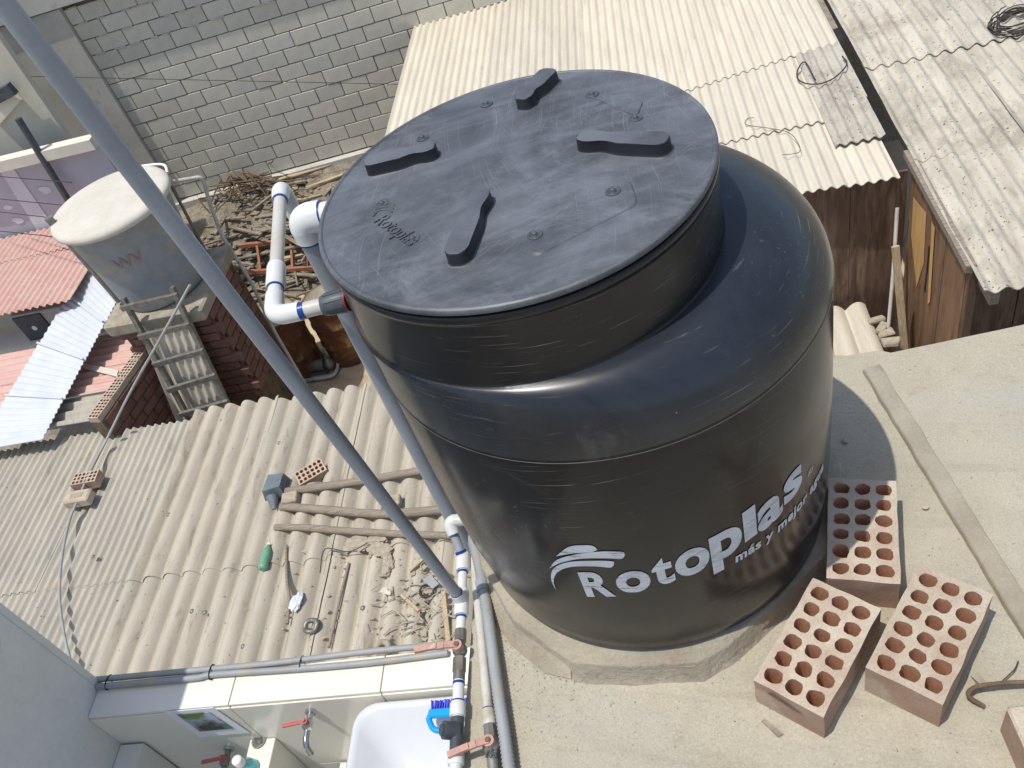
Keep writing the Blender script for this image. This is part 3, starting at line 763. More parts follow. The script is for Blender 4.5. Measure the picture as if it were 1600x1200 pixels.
# bolts
bm_ = MB().lathe([(.0115, 0), (.0113, .0016), (.0100, .0024), (.0074, .0022), (.0068, .0004), (.0045, .0004), (.0042, .0042), (.0030, .0056), (0, .006)], seg=18).mesh('bolt'); bm_.materials.append(m_dark)
for (u, v) in [(760, 162), (660, 215), (597, 318), (645, 373), (836, 368), (958, 300), (993, 184), (925, 147)]:
    p = PZ(u, v, ZLT + .001); o = link('bolt', bm_, m_dark, lid); o.matrix_basis = Matrix.Translation((p.x, p.y, ZLT - .0004 + (.0018 if (u, v) in ((836, 368), (958, 300)) else 0)))
# raised plates on the lid
def lidplate(px, h=.0012, name='raised_plate'):
    pl = [PZ(u, v, ZLT + h) for u, v in px]; c = sum(pl, Vector()) / len(pl)
    fl = fillet(pl + [pl[0], pl[1]], .012, 4)
    # closed rounded outline
    path = []
    for i in range(len(pl)):
        a, b, c_ = pl[i - 1], pl[i], pl[(i + 1) % len(pl)]
        p = b + (a - b).normalized() * .014; q_ = b + (c_ - b).normalized() * .014
        for k in range(5):
            t = k / 4; path.append(p * (1 - t) ** 2 + b * 2 * t * (1 - t) + q_ * t * t)
    m_ = len(path); R_ = []
    for off, z in ((.004, -.0012), (0, h)):
        R_.append([Vector((p.x + (p.x - c.x) * off / .08, p.y + (p.y - c.y) * off / .08, ZLT + z)) for p in path])
    mb = MB().add(R_[0] + R_[1], [(k, (k + 1) % m_, m_ + (k + 1) % m_, m_ + k) for k in range(m_)], True)
    mb.add(R_[1], [tuple(range(m_))])
    part(name, mb, m_lid, lid)
lidplate([(805, 375), (840, 398), (995, 318), (985, 285), (930, 262)], .0016)

def text_mesh(txt, size, shear=0, offset=0, space=1.0):
    cu = bpy.data.curves.new('t', 'FONT'); cu.body = txt; cu.size = size; cu.shear = shear; cu.offset = offset; cu.space_character = space
    cu.resolution_u = 6
    o = bpy.data.objects.new('t', cu); col.objects.link(o)
    dg = bpy.context.evaluated_depsgraph_get(); me = bpy.data.meshes.new_from_object(o.evaluated_get(dg))
    bpy.data.objects.remove(o); bpy.data.curves.remove(cu); return me
def bm_from(me):
    bm = bmesh.new(); bm.from_mesh(me); bpy.data.meshes.remove(me); return bm
def bounds(bm):
    xs_ = [q.co.x for q in bm.verts]; ys_ = [q.co.y for q in bm.verts]; return min(xs_), max(xs_), min(ys_), max(ys_)
def slices(bm, step):
    x0, x1, y0, y1 = bounds(bm); x = x0 + step
    while x < x1:
        bmesh.ops.bisect_plane(bm, geom=bm.verts[:] + bm.edges[:] + bm.faces[:], plane_co=(x, 0, 0), plane_no=(1, 0, 0)); x += step
def prof_r(z):
    for (r0, z0), (r1, z1) in zip(prof[5:], prof[6:]):
        if z0 <= z <= z1: return r0 + (r1 - r0) * (z - z0) / (z1 - z0)
    return .394
def wrap(bm, fn, name, lift=.0012):
    """fn: (x, y) -> (angle in degrees, z)"""
    slices(bm, .008 if bounds(bm)[1] > .05 else .008)
    for q in bm.verts:
        a, z = fn(q.co.x, q.co.y); r = prof_r(z) + lift; a = rad(a); q.co = Vector((r * math.cos(a), r * math.sin(a), z))
    bmesh.ops.dissolve_degenerate(bm, dist=2e-5, edges=bm.edges[:])
    for f in bm.faces: f.smooth = False
    me = bpy.data.meshes.new(name); bm.to_mesh(me); bm.free()
    me.materials.append(m_print)
    c = me.polygons[0]; 
    if sum(p.normal.dot(p.center * Vector((1, 1, 0)) if False else Vector((p.center.x, p.center.y, 0))) for p in me.polygons) < 0: me.flip_normals()
    o = bpy.data.objects.new(name, me); col.objects.link(o); setpar(o, tank); return o
# big word, letter by letter: (left px, right px, top px, bottom px) of each letter on the tank wall
def cylpx(u, v, r=.39):
    d = ray(u, v); a = d.x ** 2 + d.y ** 2; b = 2 * (CAM.x * d.x + CAM.y * d.y); c = CAM.x ** 2 + CAM.y ** 2 - r * r
    t = (-b - math.sqrt(max(0, b * b - 4 * a * c))) / (2 * a); p = CAM + d * t; return p
def cang(px): p = cylpx(*px, .3905); return math.degrees(math.atan2(p.y, p.x)), p.z
for ch, pl_, pr_, pt_, pb_ in (('R', (909, 909), (960, 922), (915, 891), (925, 931)), ('o', (962, 908), (1015, 900), (982, 891), (990, 925)),
                               ('t', (1017, 888), (1052, 888), (1025, 871), (1038, 912)), ('o', (1054, 884), (1108, 869), (1081, 855), (1077, 898)),
                               ('p', (1109, 862), (1159, 845), (1137, 823), (1122, 892)), ('l', (1160, 824), (1180, 815), (1173, 789), (1170, 841)),
                               ('a', (1182, 815), (1221, 791), (1205, 774), (1197, 823)), ('s', (1222, 770), (1251, 752), (1245, 726), (1228, 785))):
    bm = bm_from(text_mesh(ch, .1, 0, .0036)); lx0, lx1, ly0, ly1 = bounds(bm)
    a0_, a1_ = cang(pl_)[0], cang(pr_)[0]; zt_, zb2 = cang(pt_)[1], cang(pb_)[1]
    slope = (.347 - .289) / 61.5
    wrap(bm, lambda x, y: (a0_ + (a1_ - a0_) * (x - lx0) / (lx1 - lx0), zb2 + (zt_ - zb2) * (y - ly0) / (ly1 - ly0) + slope * (a1_ - a0_) * ((x - lx0) / (lx1 - lx0) - .5)), 'printed_letter')
bm = bm_from(text_mesh('más y mejor agua', .03, .06, .0010, 1.10)); x0b, x1b, _, _ = bounds(bm)
B0, B1 = -65.0, -28.0
wrap(bm, lambda x, y: (B0 + (B1 - B0) * (x - x0b) / (x1b - x0b), .307 + .006 * (x - x0b) / (x1b - x0b) + y * 1.22), 'printed_slogan')
bm = bm_from(text_mesh('®', .03, 0, 0)); x0c, x1c, y0c, y1c = bounds(bm)
wrap(bm, lambda x, y: (-38.4 + 2.6 * (x - x0c) / (x1c - x0c), .369 + .018 * (y - y0c) / (y1c - y0c)), 'printed_mark')
# wave emblem: three tapering sweeps
def sweep(top, bot):
    T = smooth_path([Vector((u, v, 0)) for u, v in top], 28); B = smooth_path([Vector((u, v, 0)) for u, v in bot], 28)
    n_ = 26; T = [T[int(i * (len(T) - 1) / n_)] for i in range(n_ + 1)]; B = [B[int(i * (len(B) - 1) / n_)] for i in range(n_ + 1)]
    vs = []
    for p in T + B:
        q_ = cylpx(p.x, p.y, .3925); r = prof_r(q_.z) + .0012; l = math.hypot(q_.x, q_.y); vs.append((q_.x / l * r, q_.y / l * r, q_.z))
    k = n_ + 1
    return vs, [(i + k, i + k + 1, i + 1, i) for i in range(n_)]
mb = MB()
for tp, bt_ in (([(869, 868), (889, 853), (915, 850), (928, 852), (933, 857)], [(869, 868), (890, 864), (913, 862), (925, 861), (933, 858)]),
               ([(858, 888), (872, 873), (905, 864), (945, 860), (972, 861), (976, 865)], [(858, 888), (875, 879), (906, 872), (945, 871), (970, 872), (976, 867)]),
               ([(868, 923), (861, 905), (866, 887), (890, 877), (930, 875), (957, 876), (959, 880)], [(868, 923), (865, 908), (871, 894), (892, 885), (930, 884), (953, 886), (959, 882)])):
    v_, f_ = sweep(tp, bt_); mb.add(v_, f_)
part('printed_emblem', mb, m_print, tank)
# embossed name on the lid
def emboss(px0, px1, txt, hpx_size, up=1):
    a = PZ(*px0, ZLT); b = PZ(*px1, ZLT); d = b - a; L = d.length; d.normalize(); n = Vector((-d.y, d.x, 0)) * up
    bm = bm_from(text_mesh(txt, .04, .12, 0, 1.0)); x0, x1, y0, y1 = bounds(bm); s = L / (x1 - x0)
    g = bmesh.ops.extrude_face_region(bm, geom=bm.faces[:]); up_ = {q for q in g['geom'] if isinstance(q, bmesh.types.BMVert)}
    for q in bm.verts:
        z = ZLT + (.0026 if q in up_ else -.001); p = a + d * ((q.co.x - x0) * s) + n * (q.co.y * s * hpx_size); q.co = Vector((p.x, p.y, z))
    bmesh.ops.recalc_face_normals(bm, faces=bm.faces[:])
    me = bpy.data.meshes.new('embossed_name'); bm.to_mesh(me); bm.free(); me.materials.append(m_lid)
    o = bpy.data.objects.new('embossed_name', me); col.objects.link(o); setpar(o, lid)
emboss((584, 348), (640, 386), 'Rotoplas', 1.2)
for k in range(3):
    pts = [PZ(u, v, ZLT + .0006) for u, v in ((583 + 2 * k, 338 - 5 * k), (592 + 4 * k, 329 - 5 * k), (606 + 3 * k, 328 - 5 * k), (613 + 2 * k, 332 - 5 * k))]
    part('embossed_wave', MB().tube(smooth_path(pts, 12), .0016, 6), m_lid, lid)
for pts in ([(925, 152), (945, 160), (968, 172)], [(970, 172), (993, 180)], [(945, 178), (957, 186), (961, 196)], [(996, 178), (1003, 160)]):
    part('embossed_line', MB().tube(smooth_path([PZ(u, v, ZLT + .0004) for u, v in pts], 10), .0013, 6), m_lid, lid)

# ---------------------------------------------------------------- plinth
pts_px = [(752, 885), (800, 968), (893, 1036), (985, 1041), (1092, 1034), (1138, 1010), (1214, 940)]
top = [PZ(u, v, ZB) for u, v in pts_px]
a_end = math.atan2(top[-1].y, top[-1].x); a_st = math.atan2(top[0].y, top[0].x) + 2 * math.pi
arc = [Vector((.428 * math.cos(a_end + (a_st - a_end) * k / 9), .41 * math.sin(a_end + (a_st - a_end) * k / 9), ZB)) for k in range(1, 9)]
arc = [p for p in arc if p.y < .39]
ring_top = top + [Vector((min(p.x, .45), min(p.y, .385), ZB)) for p in arc]
pl = thing('tank_plinth', 'low octagonal brick and cement plinth under the black tank', 'plinth', (0, 0, 0))
def plring(f, z): return [Vector((p.x * f, p.y * f, z)) for p in ring_top]
def subdivide_ring(r, k=6): return [r[i].lerp(r[(i + 1) % len(r)], j / k) for i in range(len(r)) for j in range(k)]
lv = [subdivide_ring(plring(f, z)) for f, z in ((1.04, -.004), (1.006, .012), (1.0, ZB - .006), (.99, ZB - .0005), (.5, ZB - .002))]
n = len(lv[0]); mb = MB().add([p for r in lv for p in r], [(i * n + k, i * n + (k + 1) % n, (i + 1) * n + (k + 1) % n, (i + 1) * n + k) for i in range(len(lv) - 1) for k in range(n)], True)
part('cement_coat', mb.rough(.0022, 30), m_mortar, pl)
for i, (a_, b_) in enumerate(((3, 4), (5, 6))):
    p, q_ = top[a_], top[b_]; d = (q_ - p).normalized(); nn = Vector((d.y, -d.x, 0))
    c = p.lerp(q_, .5) + nn * -.0050; c.z = .026
    part('brick', MB().bbox(c, ((q_ - p).length * .96, .012, .042), Matrix.Rotation(math.atan2(d.y, d.x), 3, 'Z'), .004).rough(.002, 25), m_plinthbrick, pl)
# mortar apron left of the plinth
ap = [PZ(u, v, .0) for u, v in ((748, 905), (762, 955), (800, 1010), (850, 1052), (893, 1062), (897, 1044), (850, 1015), (800, 965), (770, 915), (756, 892))]
c = sum(ap, Vector()) / len(ap)
vs = [Vector((p.x, p.y, .002)) for p in ap[:5]] + [Vector((p.x, p.y, .034)) for p in ap[5:]]
part('mortar_fillet', MB().add(vs, [(0, 1, 8, 9), (1, 2, 7, 8), (2, 3, 6, 7), (3, 4, 5, 6)], True), m_mortar, pl)

# ================================================================ PERFORATED BRICKS
def hollow_brick(L=.24, Wd=.13, H=.088, nx=6, ny=3, seed=0, flare=.004):
    rnd = random.Random(seed); cw, ch = (L - .012) / nx, (Wd - .012) / ny; S = 14; mb = MB(); inn = MB()
    def warp(p):
        q = Vector(p); return q + noise.noise_vector(q * 22 + Vector((seed * 7, 0, 0))) * .0024
    for i in range(nx):
        for j in range(ny):
            x0 = -L / 2 + .006 + i * cw; y0 = -Wd / 2 + .006 + j * ch; cx, cy = x0 + cw / 2, y0 + ch / 2
            rx, ry = cw * .365 * rnd.uniform(.94, 1.05), ch * .395 * rnd.uniform(.93, 1.04)
            X0 = -L / 2 if i == 0 else x0; X1 = L / 2 if i == nx - 1 else x0 + cw; Y0 = -Wd / 2 if j == 0 else y0; Y1 = Wd / 2 if j == ny - 1 else y0 + ch
            outer = []; innr = []
            for k in range(S):
                a = 2 * math.pi * (k + .5) / S; ca, sa = math.cos(a), math.sin(a)
                e = 2.6; den = (abs(ca) ** e + abs(sa) ** e) ** (1 / e)
                jt = 1 + rnd.uniform(-.09, .07)
                innr.append((cx + rx * ca / den * jt, cy + ry * sa / den * jt))
                m_ = max(abs(ca), abs(sa)); ux, uy = ca / m_, sa / m_
                outer.append((cx + (X1 - cx if ux > 0 else cx - X0) * ux, cy + (Y1 - cy if uy > 0 else cy - Y0) * uy))
            # corner vertices
            corners = [(X1, Y1), (X0, Y1), (X0, Y0), (X1, Y0)]
            vt = [warp((x, y, H)) for x, y in outer] + [warp((x, y, H)) for x, y in innr] + [warp((x, y, H)) for x, y in corners]
            fs = []
            for k in range(S):
                k2 = (k + 1) % S
                a, b = outer[k], outer[k2]; cn = None
                for q_, (X, Y) in enumerate(corners):
                    if (abs(a[0] - X) < 1e-6 and abs(b[1] - Y) < 1e-6 and abs(a[1] - Y) > 1e-6 and abs(b[0] - X) > 1e-6) or (abs(a[1] - Y) < 1e-6 and abs(b[0] - X) < 1e-6 and abs(a[0] - X) > 1e-6 and abs(b[1] - Y) > 1e-6): cn = 2 * S + q_
                fs.append((k, cn, k2, S + k2, S + k) if cn is not None else (k, k2, S + k2, S + k))
            mb.add(vt, fs)
            lo = [warp((x, y, H)) for x, y in innr]; lo2 = [Vector((cx + (x - cx) * .96, cy + (y - cy) * .96, .001)) for x, y in innr]
            inn.add(lo + lo2, [(k, (k + 1) % S, S + (k + 1) % S, S + k) for k in range(S)], True)
            inn.add(lo2, [tuple(range(S))])
    # outer faces as strips
    for (a, b) in (((-L / 2, -Wd / 2), (L / 2, -Wd / 2)), ((L / 2, -Wd / 2), (L / 2, Wd / 2)), ((L / 2, Wd / 2), (-L / 2, Wd / 2)), ((-L / 2, Wd / 2), (-L / 2, -Wd / 2))):
        n_ = 10; vs = []
        for zz in (0, H * .33, H * .66, H):
            for i in range(n_ + 1):
                t = i / n_; q = Vector((a[0] + (b[0] - a[0]) * t, a[1] + (b[1] - a[1]) * t, zz)); vs.append(warp(q) if zz else q)
        mb.add(vs, [(j * (n_ + 1) + i, j * (n_ + 1) + i + 1, (j + 1) * (n_ + 1) + i + 1, (j + 1) * (n_ + 1) + i) for j in range(3) for i in range(n_)])
    return mb, inn
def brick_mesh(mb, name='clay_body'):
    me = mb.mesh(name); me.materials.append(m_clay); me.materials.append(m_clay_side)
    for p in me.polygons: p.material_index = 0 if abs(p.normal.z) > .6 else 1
    return me
def place_brick(corner_px, label, seed, zbase=0.001, group='perforated bricks beside the tank', tilt=None):
    H = .088; q = [PZ(u, v, zbase + H) for u, v in corner_px]      # far-left, far-right, near-right, near-left of the top face
    c = sum(q, Vector()) / 4; d = ((q[1] + q[0]) - (q[2] + q[3])).normalized()
    mb, inn = hollow_brick(seed=seed)
    t = thing('perforated_brick', label, 'brick', (0, 0, 0), group)
    link('clay_body', brick_mesh(mb), m_clay, t); link('hole_lining', inn.mesh('hole_lining'), m_clay_in, t)
    t.location = (c.x, c.y, zbase); t.rotation_euler = (0, 0, math.atan2(d.y, d.x))
    return t
place_brick([(1298, 744), (1398, 746), (1410, 918), (1288, 908)], 'perforated brick half in the shadow of the black tank', 1)
tb2 = place_brick([(1268, 900), (1378, 955), (1290, 1120), (1176, 1062)], 'perforated brick touching the tank plinth, with a dark scuff on its near end', 2, .0015)
sc_ = MB(); xx_ = -.1225
sc_.add([(xx_, .040, .070), (xx_, .030, .078), (xx_, .005, .072), (xx_, -.018, .064), (xx_, -.028, .058), (xx_, -.012, .056), (xx_, .012, .064)], [(0, 1, 2, 3, 4, 5, 6)])
sco = link('dark_scuff', sc_.mesh('dark_scuff'), MAT('sooty_scuff', (92, 78, 70), (130, 112, 100), scale=60, bump=0), tb2); sco.matrix_parent_inverse = Matrix.Identity(4)
place_brick([(1432, 880), (1556, 930), (1476, 1104), (1351, 1042)], 'perforated brick lying fully in the sun nearest the bent rebar', 3)
# brick at the right margin
q0 = PZ(1570, 1103, .09); q1 = PZ(1555, 1130, 0); 
t = thing('solid_brick', 'pale brick cut off by the lower right corner of the picture', 'brick', (0, 0, 0))
bb = MB().bbox((.12, .065, .045), (.24, .13, .09), None, .004).rough(.002, 30)
link('clay_body', brick_mesh(bb), m_clay, t)
e0 = PZ(1572, 1104, .09); e1 = PZ(1625, 1222, .09); dd_ = (e1 - e0).normalized()
t.location = (e0.x, e0.y, .0005); t.rotation_euler = (0, 0, math.atan2(dd_.y, dd_.x) )
# batten (hardened cement strip)
b0, b1 = PZ(1362, 570, .02), PZ(1640, 1018, .02)
mb = MB(); d = (b1 - b0); n_ = 40; nn = Vector((-d.y, d.x, 0)).normalized(); vs = []
for i in range(n_ + 1):
    c = b0 + d * i / n_ + nn * .003 * noise.noise(Vector((i * .3, 0, 0))); wv = .0195 + .002 * noise.noise(Vector((i * .4, 3, 0)))
    for (o_, z) in ((-1.10, 0), (-1, .0105), (-.88, .0135), (.88, .0150), (1, .0135), (1.05, 0)):
        vs.append((c.x + nn.x * o_ * wv, c.y + nn.y * o_ * wv, z))
mb.add(vs, [(i * 6 + k, i * 6 + k + 1, (i + 1) * 6 + k + 1, (i + 1) * 6 + k) for i in range(n_) for k in range(5)])
mb.add(vs[:6], [(5, 4, 3, 2, 1, 0)]); mb.add(vs[-6:], [(0, 1, 2, 3, 4, 5)])
solo('cement_strip', mb, m_batten, 'long raised grey strip lying across the slab right of the tank', 'strip')
# rebar hook
hk = [PZ(1538, 1104, .006), PZ(1518, 1092, .014), PZ(1513, 1083, .022), PZ(1524, 1074, .026), PZ(1550, 1069, .028), PZ(1600, 1066, .024), PZ(1680, 1066, .02)]
solo('rebar_hook', MB().tube(smooth_path(hk, 40), .0042, 10).rough(.0006, 300), m_rebar, 'bent rusty rebar hook lying at the right edge of the slab', 'rebar')
solo('wire_twig', MB().tube(smooth_path([PZ(1562, 1068, .012), PZ(1578, 1053, .012), PZ(1586, 1045, .01), PZ(1591, 1033, .006)], 12), .0012, 6), m_wire, 'thin dark wire sticking out from the rebar hook', 'wire')
solo('cement_lump', MB().beam(PZ(1524, 1056, .006), PZ(1536, 1072, .006), .012, .012, jit=.003), m_mortar, 'small cement lump beside the rebar hook', 'lump')
solo('wood_chip', MB().beam(PZ(1192, 1125, .004), PZ(1220, 1150, .004), .009, .007, jit=.002), m_wood, 'small split wood chip on the slab below the bricks', 'wood chip')
solo('stone_chip', MB().ico(PZ(1320, 689, .006), .008, 1, (1, 1, .7), .4), m_junk, 'small stone in the shadow of the tank', 'stone')
solo('brick_crumb', MB().ico(PZ(1446, 793, .005), .008, 1, (1, .8, .7), .4), m_clay, 'small brick crumb right of the shaded perforated brick', 'crumb')
# loose grit on the slab
mb = MB()
for k in range(760):
    if k >= 420: p = PZ(random.gauss(835, 38), random.gauss(1000, 42), 0); x, y = p.x, p.y
    elif k < 200:
        a = random.uniform(-2.9, -.3); r = .44 + abs(random.gauss(0, .06)); x, y = r * math.cos(a), r * math.sin(a)
    elif k < 300: p = PZ(random.uniform(760, 900), random.uniform(930, 1160), 0); x, y = p.x, p.y
    else: x, y = random.uniform(-.3, 1.3), random.uniform(-.75, .36)
    if x < -.38 or y > .36: continue
    mb.ico((x, y, .001), random.uniform(.0006, .0019), 1, (1, 1, .6), .5)
o = link('loose_grit', mb.mesh('loose_grit'), m_junk); o['kind'] = 'stuff'; o['label'] = 'loose grit and crumbs scattered over the slab'; o['category'] = 'grit'

# ================================================================ PIPES AT THE TANK
def collar(mb, a, b, r, seg=18): return mb.tube([a, a.lerp(b, .08), a.lerp(b, .92), b], [r * .94, r, r, r * .94], seg)
# tall riser pipe
b = Vector((-.4235, -.196, .032)); tp_ = PD(66, 84, .93)
dirn = (tp_ - b).normalized(); top_ = b + dirn * 1.56
solo('riser_pipe', MB().tube([b + dirn * .012, b + dirn * .03, b + dirn * .4, b + dirn * 1.0, top_], .01275, 24), m_pvcg, 'long straight grey riser pipe crossing the left of the picture', 'pipe')
# overflow pipe with big elbow
ov = thing('overflow_pipe', 'grey drain pipe with a large white elbow at the left of the tank neck', 'pipe', (-.49, .09, -1))
ex, ey, ez = -.492, .100, .860
pn = Vector((-.34, .085, ez)); pe = Vector((ex, ey, ez)); pd = Vector((ex, ey - .006, -1.2))
part('nozzle', MB().tube([pn, pe + Vector((.03, 0, 0))], .0245, 24), m_pvcw, ov)
part('elbow', MB().tube(fillet([pe + Vector((.040, 0, 0)), pe, pe + Vector((0, 0, -.040))], .026, 12), [.0282, .0288] + [.0290] * 11 + [.0285, .028], 24), m_pvcw, ov)
part('glue_ring', MB().tube([pe + Vector((.0395, 0, 0)), pe + Vector((.0425, 0, 0))], .0268, 20), m_blue, ov)
part('glue_ring', MB().tube([pe + Vector((0, 0, -.039)), pe + Vector((0, 0, -.044))], .0268, 20), m_blue, ov)
part('down_pipe', MB().tube([pe + Vector((0, 0, -.02)), Vector((ex, ey - .003, 0)), pd], .0242, 24), m_pvcg, ov)
# inlet pipework with union
inl = thing('inlet_pipe', 'white plastic inlet pipe with elbows and a dark union at the tank neck', 'pipe', (-.55, .3, -1))
z0 = .80
u0 = PZ(542, 468, z0); u1 = PZ(500, 479, z0); u2 = PZ(470, 486, z0); e1 = PZ(428, 494, z0); far_ = Vector((-.597, .295, .826))
tk = Vector((-.375, u0.y + .004, z0 + .002))
part('tank_adapter', MB().tube([tk, u0 + Vector((-.004, 0, 0))], .016, 18), m_black, inl)
part('red_gasket', MB().tube([u0 + Vector((.003, 0, 0)), u0 + Vector((-.0005, 0, 0))], .0208, 18), m_dkred, inl)
un = MB(); dU = (u1 - u0).normalized()
un.tube([u0, u0 + dU * .004, u0 + dU * .038, u0 + dU * .044], [.019, .0205, .0185, .016], 20)
upu = Vector((0, 0, 1)); sd = dU.cross(upu)
for k in range(9):
    a = 2 * math.pi * k / 9; o_ = (upu * math.cos(a) + sd * math.sin(a)) * .0195
    un.beam(u0 + dU * .004 + o_, u0 + dU * .036 + o_ * .92, .004, .004, o_)
part('union_nut', un, m_dark, inl)
part('nipple', MB().tube([u0 + dU * .042, u2 + dU * -.004], .0140, 18), m_pvcd, inl)
part('glue_ring', MB().tube([u2 + dU * -.008, u2 + dU * .004], .0155, 18), m_blue, inl)
dF = (far_ - e1).normalized()
part('elbow', MB().tube(fillet([u2, e1, e1 + dF * .055], .030, 10), [.0165] + [.0172] * 11 + [.0165], 20), m_pvcw, inl)
part('nipple', MB().tube([e1 + dF * .05, e1 + dF * .075], .0135, 18), m_pvcw, inl)
part('glue_ring', MB().tube([e1 + dF * .071, e1 + dF * .077], .0152, 18), m_blue, inl)
mb = MB(); collar(mb, e1 + dF * .074, e1 + dF * .135, .0175); part('coupling', mb, m_pvcw, inl)
part('pipe_run', MB().tube([e1 + dF * .12, far_ - dF * .02], .0128, 20), m_pvcd, inl)
part('elbow', MB().tube(fillet([far_ - dF * .045, far_, far_ + Vector((0, 0, -.07))], .03, 10), [.0165] + [.0178] * 11 + [.0165], 20), m_pvcw, inl)
part('glue_ring', MB().tube([far_ - dF * .048, far_ - dF * .044], .0145, 18), m_blue, inl)
part('drop_pipe', MB().tube([far_ + Vector((0, 0, -.05)), Vector((far_.x, far_.y, -1.6))], .0128, 18), m_pvcg, inl)

# ---------------------------------------------------------------- outlet manifold along the slab edge
mz = .026
def mp(u, v): p = PZ(u, v, mz); return p
mf = thing('pipe_manifold', 'white outlet pipe with tees and valves along the left slab edge', 'pipe', (-.42, -.3, 0))
P0 = mp(725, 868); P1 = mp(716, 985); PT = mp(721, 940); PV = mp(713, 1018); PB = mp(712, 1110); PC = mp(706, 1140); PE = mp(712, 1230)
dm = (PE - P0).normalized()
def on(v): 
    a = mp(724 - (v - 868) * .036, v); return a
part('pipe', MB().tube([on(872), on(985)], .0105, 18), m_pvcw, mf)
mb = MB(); collar(mb, on(866), on(892), .0160); part('tee', mb, m_pvcw, mf)
mb = MB(); collar(mb, on(922), on(962), .0160); mb.tube([on(940), b + dirn * .03], [.0145, .0150], 18); part('tee', mb, m_pvcw, mf)
for v in (893, 921, 963): part('glue_ring', MB().tube([on(v), on(v + 3)], .0118, 16), m_blue, mf)
part('glue_ring', MB().tube([b + dirn * .028, b + dirn * .033], .0140, 16), m_blue, mf)
# stub and elbow to the tank outlet
el = PZ(702, 815, .085); st = on(872)
part('stub', MB().tube([st, el + Vector((0, -.005, -.015))], .0105, 16), m_pvcg, mf)
part('elbow', MB().tube(fillet([el + (st - el).normalized() * .03, el, el + Vector((.042, .002, 0))], .025, 10), [.0145] + [.0155] * 10 + [.0145, .0145], 20), m_pvcw, mf)
part('glue_ring', MB().tube([st + (el - st).normalized() * .012, st + (el - st).normalized() * .018], .0135, 16), m_blue, mf)
part('outlet_nipple', MB().tube([el + Vector((.036, .002, 0)), el + Vector((.09, .004, 0))], .0105, 16), m_blue, mf)
# first ball valve
mb = MB(); mb.tube([on(985), on(1003)], .0135, 8, smooth=False); mb.tube([on(1028), on(1050)], .0140, 6, smooth=False); mb.tube([on(1050), on(1064)], .0125, 12)
mb.ico(on(1016), .0165, 2); vb1 = part('valve_body', mb, m_galv, mf)
def lever(root, c, tip, up=.03):   # hub, lever and nut are pieces of the valve body
    hubt = c + Vector((0, 0, up))
    part('lever_hub', MB().tube([c, hubt], [.0125, .0115], 16), m_lever, root)
    d = (tip - hubt); k = hubt + d * .28 + Vector((0, 0, .004)); mb = MB()
    mb.beam(hubt - d * .03, k, .014, .005); mb.beam(k, k + d * .2 + Vector((0, 0, -.002)), .0135, .006); mb.beam(k + d * .18, tip, .0125, .0085)
    lv = part('lever', mb, m_lever, root)
    part('lever_nut', MB().tube([hubt - Vector((0, 0, .002)), hubt + Vector((0, 0, .005))], .0055, 6, smooth=False), m_rebar, root)
lever(vb1, on(1016), PZ(648, 1016, .052), .026)
part('pipe', MB().tube([on(1062), on(1128)], .0118, 18), m_pvcw, mf)
part('glue_ring', MB().tube([on(1066), on(1070)], .0128, 16), m_blue, mf); part('glue_ring', MB().tube([on(1095), on(1098)], .0135, 16), m_blue, mf)
mb = MB(); collar(mb, on(1098), on(1120), .0162); part('coupling', mb, m_pvcw, mf)
mb = MB(); mb.tube([on(1122), on(1175)], [.0135, .0135], 12); 
cvp = on(1142); mb.tube([cvp, cvp + Vector((-.022, -.004, .018))], [.018, .0175], 20); mb.tube([cvp + Vector((-.021, -.004, .0175)), cvp + Vector((-.026, -.005, .0215))], .012, 6, smooth=False)
part('check_valve', mb, m_dark, mf)
part('pipe', MB().tube([on(1172), on(1290)], .0125, 18), m_pvcw, mf)
mb = MB(); collar(mb, on(1178), on(1196), .0162); part('coupling', mb, m_pvcw, mf)
# second line on the slab: pale pipe, valve
ln = thing('pale_pipe', 'dusty pale pipe with orange lever valve lying on the slab edge', 'pipe', (-.36, -.3, 0))
L0 = PZ(741, 880, .014); L1 = PZ(763, 1112, .016); L2 = PZ(768, 1150, .02); L3 = PZ(774, 1240, .02); dl = (L1 - L0).normalized()
part('pipe', MB().tube([L0 + Vector((-.005, .06, 0)), L0, L1], .0102, 16), m_pvcd, ln)
mb = MB(); collar(mb, L1 - dl * .004, L1 + dl * .028, .0138); part('coupling', mb, m_pvcd, ln)
part('glue_ring', MB().tube([L1 - dl * .007, L1 - dl * .003], .0116, 16), m_blue, ln)
mb = MB(); vc = PZ(768, 1165, .022); mb.tube([L1 + dl * .026, vc + dl * .02], .0125, 8, smooth=False); mb.ico(vc, .0185, 2); mb.tube([vc + dl * .018, L3], .0115, 12); vb2 = part('valve_body', mb, m_galv, ln)
lever(vb2, vc, PZ(700, 1180, .045), .026)
mb = MB()
for k in range(5):
    pts = [vc + dl * .02 + Vector((random.uniform(-.01, .012), random.uniform(-.01, .01), random.uniform(0, .014))) for _ in range(5)]; mb.tube(smooth_path(pts, 16), .0018, 5)
part('sealing_tape', mb, m_dark, ln)
cd_pts = [PZ(736, 838, .020), PZ(748, 880, .022), PZ(757, 930, .024), PZ(766, 990, .026), PZ(778, 1080, .028), PZ(790, 1160, .026), PZ(797, 1215, .024)]
cdo = thing('conduit', 'grey corrugated conduit running down the slab between pipe and tank', 'conduit', cd_pts[3])
part('flexible_tube', ribbed(cd_pts, .0132, .0078, .20, 14), m_cond, cdo)
tpts = smooth_path([PZ(753, 914, .013), PZ(757, 930, .013)], 4)
part('tape_wrap', MB().tube([PZ(752, 908, .0232), PZ(755, 924, .0237)], .0142, 16), m_pvcg, cdo)

